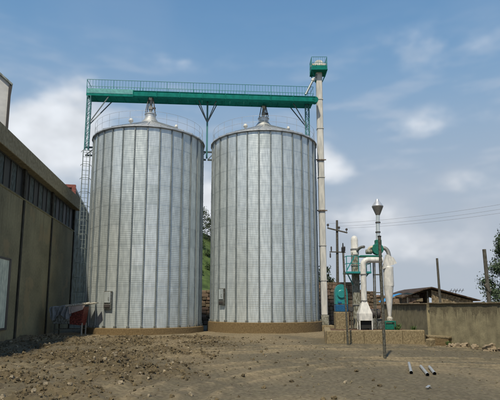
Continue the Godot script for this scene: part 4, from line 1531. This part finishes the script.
func make_posts() -> void:
	var yard := [
		[Vector3(3.99, 0, -20.85), Vector3(-0.09, 3.88, 0), 0.043, "slim rusty steel post standing in front of the teal aspirator", true],
		[Vector3(4.22, 0, -16.08), Vector3(-0.02, 3.79, 0), 0.05, "slim rusty steel post standing alone in the open yard before the cyclone", false]]
	for s in yard:
		var t := thing("steel_post", s[3], "post", s[0], 0.0, "bare steel posts")
		var st := mb()
		tube(st, [Vector3(0, -0.3, 0), s[1]], s[2], 12)
		part("shaft", st, M.steel_post, t)
		var c := mb()
		if s[4]:
			lathe(c, [Vector2(0.043, -0.1), Vector2(0.07, -0.08), Vector2(0.07, 0.1), Vector2(0.03, 0.16), Vector2(0.02, 0.3), Vector2(0.0, 0.3)], 10, s[1])
		else:
			lathe(c, [Vector2(0.05, -0.01), Vector2(0.06, 0.0), Vector2(0.06, 0.03), Vector2(0.0, 0.05)], 10, s[1])
		part("cap", c, M.black, t)
	for s in [[Vector3(8.22, 0, -21.85), Vector3(-0.03, 3.63, 0), 0.06, "thin straight timber pole behind the stained wall before the gabled house"], [Vector3(9.05, 0, -19.1), Vector3(-0.06, 3.72, 0), 0.085, "thick leaning timber pole with a cross piece behind the stained wall next to the tree"]]:
		var t := thing("timber_pole", s[3], "pole", s[0], 0.0, "poles behind the wall")
		var st := mb()
		tube(st, [Vector3(0.03, -0.3, 0), s[1] * 0.5 + Vector3(0.012, 0, 0), s[1]], s[2], 9, true, s[2] * 0.8)
		part("shaft", st, M.timber, t)
		if s[2] > 0.07:
			var k := mb()
			box(k, Vector3(-0.05, 2.25, 0.05), Vector3(0.14, 0.34, 0.1), Basis(Vector3.BACK, 0.5), 0.02)
			part("cross_piece", k, M.timber, t)

func make_far_things() -> void:
	# power pole
	var t := thing("utility_pole", "power pole with two crossarms and insulators beyond the elevator leg", "power pole", Vector3(7.88, 0, -45))
	var st := mb()
	tube(st, [Vector3(-0.1, -0.3, 0), Vector3(0.06, 9.25, 0)], 0.16, 10, true, 0.1)
	part("pole_shaft", st, M.timber, t)
	var arm := mb()
	bar(arm, Vector3(-0.85, 8.52, 0.14), Vector3(0.95, 8.08, 0.14), 0.11)
	var top := part("crossarm", arm, M.timber, t)
	for x in [-0.8, 0.2, 0.88]:
		var i := mb()
		lathe(i, [Vector2(0.03, 0.0), Vector2(0.03, 0.16), Vector2(0.1, 0.18), Vector2(0.11, 0.28), Vector2(0.06, 0.36), Vector2(0.0, 0.38)], 8, Vector3(x, 8.3 - x * 0.245 + 0.05, 0.14))
		part("insulator", i, M.dark_trim, top)
	var a2 := mb()
	bar(a2, Vector3(-0.7, 6.35, 0.14), Vector3(0.72, 6.3, 0.14), 0.09)
	var low := part("crossarm", a2, M.timber, t)
	for x in [-0.65, -0.55, 0.66]:
		var i := mb()
		var up := 1.0 if x > -0.6 else -1.0
		lathe(i, [Vector2(0.025, 0.0), Vector2(0.06, 0.1 * up), Vector2(0.07, 0.4 * up), Vector2(0.0, 0.5 * up)], 7, Vector3(x, 6.33 + 0.05 * up, 0.14))
		part("insulator", i, M.dark_trim, low)
	var ends := [Vector3(26.0, 9.7, -28.0), Vector3(26.6, 9.5, -28.0), Vector3(27.2, 9.3, -28.0)]
	var xs := [-0.8, 0.2, 0.88]
	for k in 3:
		var w := mb()
		var p0 := Vector3(7.88 + xs[k], 8.3 - xs[k] * 0.245 + 0.43, -44.86)
		var pts := []
		for i in 21:
			var u := i / 20.0
			pts.append(p0.lerp(ends[k], u) + Vector3(0, -2.6 * u * (1.0 - u), 0))
		tube(w, pts, 0.008, 5)
		var o := part(numbered("power_line"), w, M.wire, self)
		tag(o, "thin power line tied to the %s insulator of the pole's upper crossarm" % ["highest", "middle", "lowest"][k], "power line", "power lines")
	# gabled house beyond the wall
	var h := thing("gabled_house", "low mud-walled house with rusty gabled roof beyond the yard wall", "house", Vector3(15.1, 0, -42))
	var b := mb()
	var gx0 := -2.6
	var gx1 := 3.6
	quad(b, Vector3(0.0, 0, 0), Vector3(gx1, 0, -0.4), Vector3(gx1, 1.95, -0.4), Vector3(0.0, 2.85, 0))
	quad(b, Vector3(gx1, 0, -0.4), Vector3(gx1, 0, -7.0), Vector3(gx1, 1.95, -7.0), Vector3(gx1, 1.95, -0.4))
	quad(b, Vector3(-0.2, 0, -7), Vector3(-0.2, 0, -0.05), Vector3(-0.2, 2.75, -0.05), Vector3(-0.2, 2.75, -7))
	part("wall", b, M.mud_wall, h)
	var dk := mb()
	box(dk, Vector3(-1.8, 1.0, -1.2), Vector3(1.2, 2.5, 0.12))
	box(dk, Vector3(-0.55, 1.2, -1.2), Vector3(1.3, 2.95, 0.12))
	part("lean_to_back", dk, M.rust_roof, h)
	var lo := mb()
	for x in [-2.35, -1.2, -0.3]:
		bar(lo, Vector3(x, 0, -0.1), Vector3(x, 2.2 + (x + 2.35) * 0.28, -0.1), 0.1)
	part("lean_to_post", lo, M.timber, h)
	# roof slopes of corrugated sheets
	for k in 7:
		var r := mb()
		var u0 := k / 7.0
		var u1 := (k + 1) / 7.0 - 0.004
		var p0 := Vector3(lerpf(-0.05, 4.1, u0), lerpf(3.06, 1.98, u0), 0.35 - 0.4 * u0)
		var p1 := Vector3(lerpf(-0.05, 4.1, u1), lerpf(3.06, 1.98, u1), 0.35 - 0.4 * u1)
		var mid := (p0 + p1) * 0.5
		box(r, mid + Vector3(0, 0, -3.8), Vector3(p0.distance_to(p1), 0.09, 7.6), Basis(Vector3.BACK, atan2(p1.y - p0.y, p1.x - p0.x)))
		part("roof_sheet", r, M.rust_roof, h)
	for k in 4:
		var r := mb()
		var u0 := k / 4.0
		var u1 := (k + 1) / 4.0 - 0.004
		var p0 := Vector3(lerpf(-0.06, -2.75, u0), lerpf(3.06, 2.12, pow(u0, 1.25)), 0.3)
		var p1 := Vector3(lerpf(-0.06, -2.75, u1), lerpf(3.06, 2.12, pow(u1, 1.25)), 0.3)
		box(r, (p0 + p1) * 0.5 + Vector3(0, 0, -3.6), Vector3(p0.distance_to(p1), 0.09, 7.4), Basis(Vector3.BACK, atan2(p0.y - p1.y, p0.x - p1.x)))
		part("roof_sheet", r, M.rust_roof, h)
	var an := thing("aerial", "small spidery television aerial above the far end of the house roof", "aerial", Vector3(17.75, 2.2, -43.5))
	var ma := mb()
	tube(ma, [Vector3(0, -0.3, 0), Vector3(0, 0.75, 0)], 0.03, 6)
	part("mast", ma, M.wire, an)
	var el := mb()
	for k in 5:
		bar(el, Vector3(-0.5 + k * 0.25, 0.5, 0.0), Vector3(-0.5 + k * 0.25 + 0.1, 0.8, 0.2), 0.03)
	bar(el, Vector3(-0.6, 0.62, 0.08), Vector3(0.7, 0.66, 0.08), 0.04)
	part("antenna_element", el, M.wire, an)
	# blue sheeted roof
	var bl := thing("blue_shelter", "little shelter with bright blue sheet roof beyond the wall", "shelter", Vector3(9.7, 0, -33.6))
	for x in [-0.75, 0.55]:
		for z in [-0.7, 0.7]:
			var p := mb()
			bar(p, Vector3(x, 0, z), Vector3(x, 1.9 if x < 0 else 2.1, z), 0.08)
			part("post", p, M.timber, bl)
	var rf := mb()
	var nu := 8
	for i in nu:
		for j in 4:
			var q := []
			for o in [[0, 0], [1, 0], [1, 1], [0, 1]]:
				var u: float = (i + o[0]) / float(nu)
				var v: float = (j + o[1]) / 4.0
				q.append(Vector3(-0.95 + 1.9 * u, 1.84 + 0.55 * sin(u * PI * 0.62) - 0.06 * sin(v * PI) + 0.02 * sin(u * 19.0), 0.85 - 1.7 * v))
			quad(rf, q[0], q[1], q[2], q[3])
	part("sheet_roof", rf, M.tarp_blue, bl)
	# trees
	tree("yard_tree", "tall dark evergreen tree beyond the stained wall next to the thick pole", Vector3(13.4, 0, -25.2), 5.6, 1.45, 42000, 0.13, 301, Color(0.05, 0.078, 0.04), "", 0.08)
	tree("yard_tree", "dark bushy tree behind the rubble stone wall at the power pole", Vector3(7.2, 0, -49.5), 5.5, 1.5, 2600, 0.26, 302, Color(0.035, 0.055, 0.026), "", 0.2)

# ---------------------------------------------------------------- cart
func make_cart() -> void:
	var t := thing("feed_hopper", "old red hopper on legs with a pale tray top beside the warehouse wall", "hopper", Vector3(-9.62, 0, -28.4), 0.0)
	# open bin: dark steel behind the tarpaulin, red front plate on the open side
	var b := mb()
	box(b, Vector3(-0.78, 0.98, 0.0), Vector3(0.9, 0.8, 0.8), Basis.IDENTITY, 0.02)
	part("steel_bin", b, M.zinc_dull, t)
	var rp := mb()
	var r0 := [Vector3(-0.32, 0.56, 0.36), Vector3(0.34, 0.5, 0.36), Vector3(0.34, 0.5, -0.36), Vector3(-0.32, 0.56, -0.36)]
	var r1 := [Vector3(-0.32, 1.46, 0.44), Vector3(0.46, 1.52, 0.44), Vector3(0.46, 1.52, -0.44), Vector3(-0.32, 1.46, -0.44)]
	for k in 4:
		var l := (k + 1) % 4
		quad(rp, r0[k], r0[l], r1[l], r1[k])
	quad(rp, r0[3], r0[2], r0[1], r0[0])
	part("red_trough", rp, M.red_paint, t)
	var tr := mb()
	for y in [0.58, 1.0]:
		box(tr, Vector3(0.03, y, 0.41 + (y - 0.58) * 0.06), Vector3(0.66, 0.04, 0.03))
	part("stiffening_rib", tr, M.red_paint, t)
	# pale tray, tilted up towards the silo, turned-up edges
	var tb := Basis(Vector3.BACK, 0.115)
	var tc := Vector3(0.12, 1.6, 0.02)
	var ty := mb()
	box(ty, tc, Vector3(1.36, 0.03, 0.94), tb, 0.006)
	part("tray_floor", ty, M.rim_white, t)
	var te := mb()
	for sz in [-0.47, 0.47]:
		box(te, tc + tb * Vector3(0.0, 0.045, sz), Vector3(1.36, 0.1, 0.025), tb, 0.006)
	box(te, tc + tb * Vector3(0.82, 0.02, 0.1), Vector3(0.36, 0.05, 0.36), tb, 0.01)
	part("tray_edge", te, M.rim_white, t)
	var ap := mb()
	var q := [Vector3(-0.34, 1.12, 0.475), Vector3(0.4, 1.36, 0.475), Vector3(0.52, 1.62, 0.475), Vector3(-0.36, 1.52, 0.475)]
	quad(ap, q[0], q[1], q[2], q[3])
	quad(ap, q[3] - Vector3(0, 0, 0.02), q[2] - Vector3(0, 0, 0.02), q[1] - Vector3(0, 0, 0.02), q[0] - Vector3(0, 0, 0.02))
	part("apron", ap, M.pink_wall, t)
	for sx in [-1.15, 0.36]:
		for sz in [-0.34, 0.34]:
			var lg := mb()
			bar(lg, Vector3(sx, -0.05, sz), Vector3(sx, 0.62, sz), 0.06)
			part("leg", lg, M.rim_white if sx > 0 else M.steel_post, t)
	var br := mb()
	bar(br, Vector3(-1.15, 0.3, 0.34), Vector3(0.36, 0.3, 0.34), 0.04)
	bar(br, Vector3(-1.15, 0.3, -0.34), Vector3(0.36, 0.3, -0.34), 0.04)
	part("cross_rail", br, M.steel_post, t)
	# tarpaulin hanging over the wall side
	var tp := thing("tarpaulin", "dark grey plastic tarpaulin draped in folds over the red hopper", "tarpaulin", Vector3(-9.62, 0, -28.38))
	var st := mb()
	var nu := 40
	var nv := 18
	var grid := []
	for j in nv + 1:
		var row := []
		for i in nu + 1:
			var u := float(i) / nu
			var v := float(j) / nv
			# hem hangs in two points, creased between them
			var hem := 0.42 + 0.34 * pow(absf(sin(u * 5.3 + 0.5)), 1.5)
			var x := -1.42 + 1.2 * u + 0.03 * sin(v * 9.0 + u * 5.0)
			var y := 1.50 + 0.12 * u + 0.035 * sin(u * 13.0) * smooth(0.5, 0.2, v) - maxf(0.0, v - 0.35) / 0.65 * hem
			var crease := absf(fposmod(u * 4.6 + 0.35 * v, 1.0) - 0.5) - 0.25
			var z := -0.25 + 0.7 * smooth(0.0, 0.4, v) + 0.26 * crease * smooth(0.3, 0.8, v) + 0.03 * sin(u * 37.0 + v * 6.0) * v
			row.append(Vector3(x, y, z))
		grid.append(row)
	for j in nv:
		for i in nu:
			quad(st, grid[j + 1][i], grid[j + 1][i + 1], grid[j][i + 1], grid[j][i])
	part("cloth", st, M.tarp_grey, tp)

# ---------------------------------------------------------------- loose things in the yard
func rock_mesh(sd: int, detail := 10, rough := 0.42) -> ArrayMesh:
	var n := FastNoiseLite.new()
	n.seed = sd
	n.frequency = 0.9
	n.fractal_octaves = 4
	var st := mb()
	var rings := detail
	var segs := detail + 3
	var pts := []
	for j in rings + 1:
		var row := []
		for i in segs:
			var th := PI * j / rings
			var ph := TAU * i / segs
			var d := Vector3(sin(th) * cos(ph), cos(th), sin(th) * sin(ph))
			var c := Vector3(clampf(d.x, -0.8, 0.86), clampf(d.y, -0.7, 0.74), clampf(d.z, -0.78, 0.88))
			row.append(c * (1.0 + rough * n.get_noise_3dv(d * 1.6) * 1.6) * Vector3(1.0, 0.72, 0.82))
		pts.append(row)
	for j in rings:
		for i in segs:
			var k := (i + 1) % segs
			quad(st, pts[j + 1][k], pts[j + 1][i], pts[j][i], pts[j][k])
	return st.commit()

func make_yard_bits() -> void:
	# cut pipe lengths
	for s in [[Vector3(4.35, 0, -14.1), Vector3(3.87, 0, -12.4), "pale steel pipe offcut lying apart from the other two on the dirt"],
			[Vector3(4.47, 0, -13.5), Vector3(4.14, 0, -12.05), "pale steel pipe offcut lying alongside another, the nearer to the single offcut"],
			[Vector3(4.66, 0, -13.4), Vector3(4.36, 0, -12.2), "shorter pale steel pipe offcut beside its twin, the farther from the single offcut"]]:
		var a: Vector3 = s[0]
		var b: Vector3 = s[1]
		var r := 0.04
		a.y = ground_y(a.x, a.z) + r * 0.85
		b.y = ground_y(b.x, b.z) + r * 0.9
		var t := thing("pipe_offcut", s[2], "pipe", a, 0.0, "steel pipe offcuts on the dirt")
		var st := mb()
		tube(st, [Vector3.ZERO, b - a], r, 14, false)
		part("outer_shell", st, M.steel_tube, t)
		var inn := mb()
		tube(inn, [Vector3.ZERO, b - a], r * 0.88, 14, false)
		var f := frame_of(b - a)
		for e in [Vector3.ZERO, b - a]:
			for k in 14:
				var t0 := TAU * k / 14
				var t1 := TAU * (k + 1) / 14
				var d0 := f.x * cos(t0) + f.z * sin(t0)
				var d1 := f.x * cos(t1) + f.z * sin(t1)
				quad(inn, e + d0 * r * 0.88, e + d1 * r * 0.88, e + d1 * r, e + d0 * r)
		lathe(inn, [Vector2(0.0, 0.0), Vector2(r * 0.87, 0.0)], 12, (b - a) * 0.5, f)
		part("bore", inn, M.black, t)
	var sc := thing("metal_scrap", "small pale bent metal scrap lying near the pipe offcuts", "scrap", Vector3(3.5, ground_y(3.5, -10.2) + 0.03, -10.2), 0.6)
	var sm := mb()
	box(sm, Vector3(0, 0.02, 0), Vector3(0.1, 0.01, 0.06), Basis(Vector3.BACK, 0.35), 0.003)
	box(sm, Vector3(0.055, -0.003, 0.006), Vector3(0.045, 0.01, 0.06), Basis(Vector3.BACK, -0.5), 0.003)
	part("scrap_plate", sm, M.steel_tube, sc)
	# rocks along the foot of the stained wall
	var meshes := []
	for k in 5:
		meshes.append(rock_mesh(60 + k))
	var r2 := RandomNumberGenerator.new()
	r2.seed = 4
	var spots := [[7.95, -20.1, 0.2], [8.2, -19.75, 0.24], [7.7, -19.9, 0.13], [8.45, -19.3, 0.14], [8.3, -18.9, 0.12], [8.55, -18.3, 0.27], [8.85, -18.0, 0.2], [8.35, -17.9, 0.12], [9.05, -17.3, 0.2], [8.8, -16.9, 0.15], [7.4, -20.1, 0.1], [6.95, -20.3, 0.09]]
	for s in spots:
		var t := part(numbered("wall_rock"), meshes[r2.randi() % 5], M.rock, self)
		tag(t, "rough tan rock lying at the foot of the stained boundary wall", "rock", "rocks along the stained wall")
		t.position = Vector3(s[0], ground_y(s[0], s[1]) + s[2] * 0.3, s[1])
		t.rotation = Vector3(r2.randf_range(-0.3, 0.3), r2.randf() * TAU, r2.randf_range(-0.3, 0.3))
		t.scale = Vector3.ONE * s[2]
	# clods and stones of the turned soil
	var small := []
	for k in 4:
		small.append(rock_mesh(80 + k, 4, 0.5))
	var bins := [[], [], [], []]
	var tries := 0
	var placed := 0
	while placed < 13000 and tries < 120000:
		tries += 1
		var z := -r2.randf_range(7.0, 26.5)
		var x := r2.randf_range(-11.0, 3.0)
		if x < -10.4 - (z + 21.0) * -0.118:
			continue
		var q := rubble_zone(x, z)
		if r2.randf() > q * q + 0.02:
			continue
		var sz := 0.012 + 0.058 * pow(r2.randf(), 4.5)
		var col: Color
		if r2.randf() < 0.09:
			col = Color(0.37, 0.31, 0.215) * r2.randf_range(0.7, 1.25)
		else:
			col = Color(0.14, 0.108, 0.058) * r2.randf_range(0.6, 1.45)
		bins[r2.randi() % 4].append([x, z, sz, col])
		placed += 1
	for k in 3500:
		var z := -r2.randf_range(7.0, 22.0)
		var x := r2.randf_range(-6.0, 9.0)
		if z < -20.0 and x > 3.0 or x > 11.2 - (z + 11.2) * -0.306 - 0.3:
			continue
		bins[r2.randi() % 4].append([x, z, 0.006 + 0.03 * pow(r2.randf(), 7.0), Color(0.19, 0.162, 0.1) * r2.randf_range(0.6, 1.5)])
	var rub := Node3D.new()
	rub.name = "soil_clods"
	add_child(rub)
	tag(rub, "scattered brown soil clods and pale stones on the dirt yard", "rubble", "", "stuff")
	for k in 4:
		var mm := MultiMesh.new()
		mm.transform_format = MultiMesh.TRANSFORM_3D
		mm.use_colors = true
		mm.mesh = small[k]
		mm.instance_count = bins[k].size()
		for i in bins[k].size():
			var s: Array = bins[k][i]
			var bs := Basis.from_euler(Vector3(r2.randf() * TAU, r2.randf() * TAU, r2.randf() * TAU)).scaled(Vector3.ONE * s[2])
			mm.set_instance_transform(i, Transform3D(bs, Vector3(s[0], ground_y(s[0], s[1]) + s[2] * 0.25, s[1])))
			mm.set_instance_color(i, Color(s[3].r, s[3].g, s[3].b))
		var o := MultiMeshInstance3D.new()
		o.multimesh = mm
		o.material_override = M.clod
		o.name = "clod_scatter"
		o.set_meta("kind", "stuff")
		rub.add_child(o, true)
	# weeds by the cyclone stand and along the wall foot
	for wd in [[7.3, 0.42, -25.1, 0.34, "tallest green weed tuft, growing behind the cyclone's green stand"], [7.05, 0.42, -24.4, 0.22, "small green weed tuft in front of the cyclone's green stand"],
			[7.5, 0.42, -23.4, 0.28, "green weed tuft at the platform corner next to the low concrete ledge"], [8.0, 0.0, -20.6, 0.2, "little green weed tuft on the dirt before the low concrete ledge"]]:
		var wt := thing("weed_clump", wd[4], "weed", Vector3(wd[0], wd[1], wd[2]), 0.0, "weed tufts")
		var ws := mb()
		for k in 60:
			var an := r2.randf() * TAU
			var lean: float = r2.randf_range(0.1, 0.8) * wd[3]
			var p0 := Vector3(r2.randf_range(-0.08, 0.08), -0.02, r2.randf_range(-0.08, 0.08))
			var p1 := p0 + Vector3(cos(an) * lean, wd[3] * r2.randf_range(0.5, 1.1), sin(an) * lean)
			var sd := Vector3(-sin(an), 0, cos(an)) * 0.012
			var md := (p0 + p1) * 0.5 + Vector3(0, 0.04, 0)
			var tn := r2.randf_range(0.6, 1.4)
			ws.set_color(Color(0.06 * tn, 0.11 * tn, 0.03 * tn))
			tri(ws, p0 - sd * 0.6, p0 + sd * 0.6, md + sd)
			tri(ws, p0 - sd * 0.6, md + sd, md - sd)
			tri(ws, md - sd, md + sd, p1)
		part("leaves", ws, M.leaf, wt)
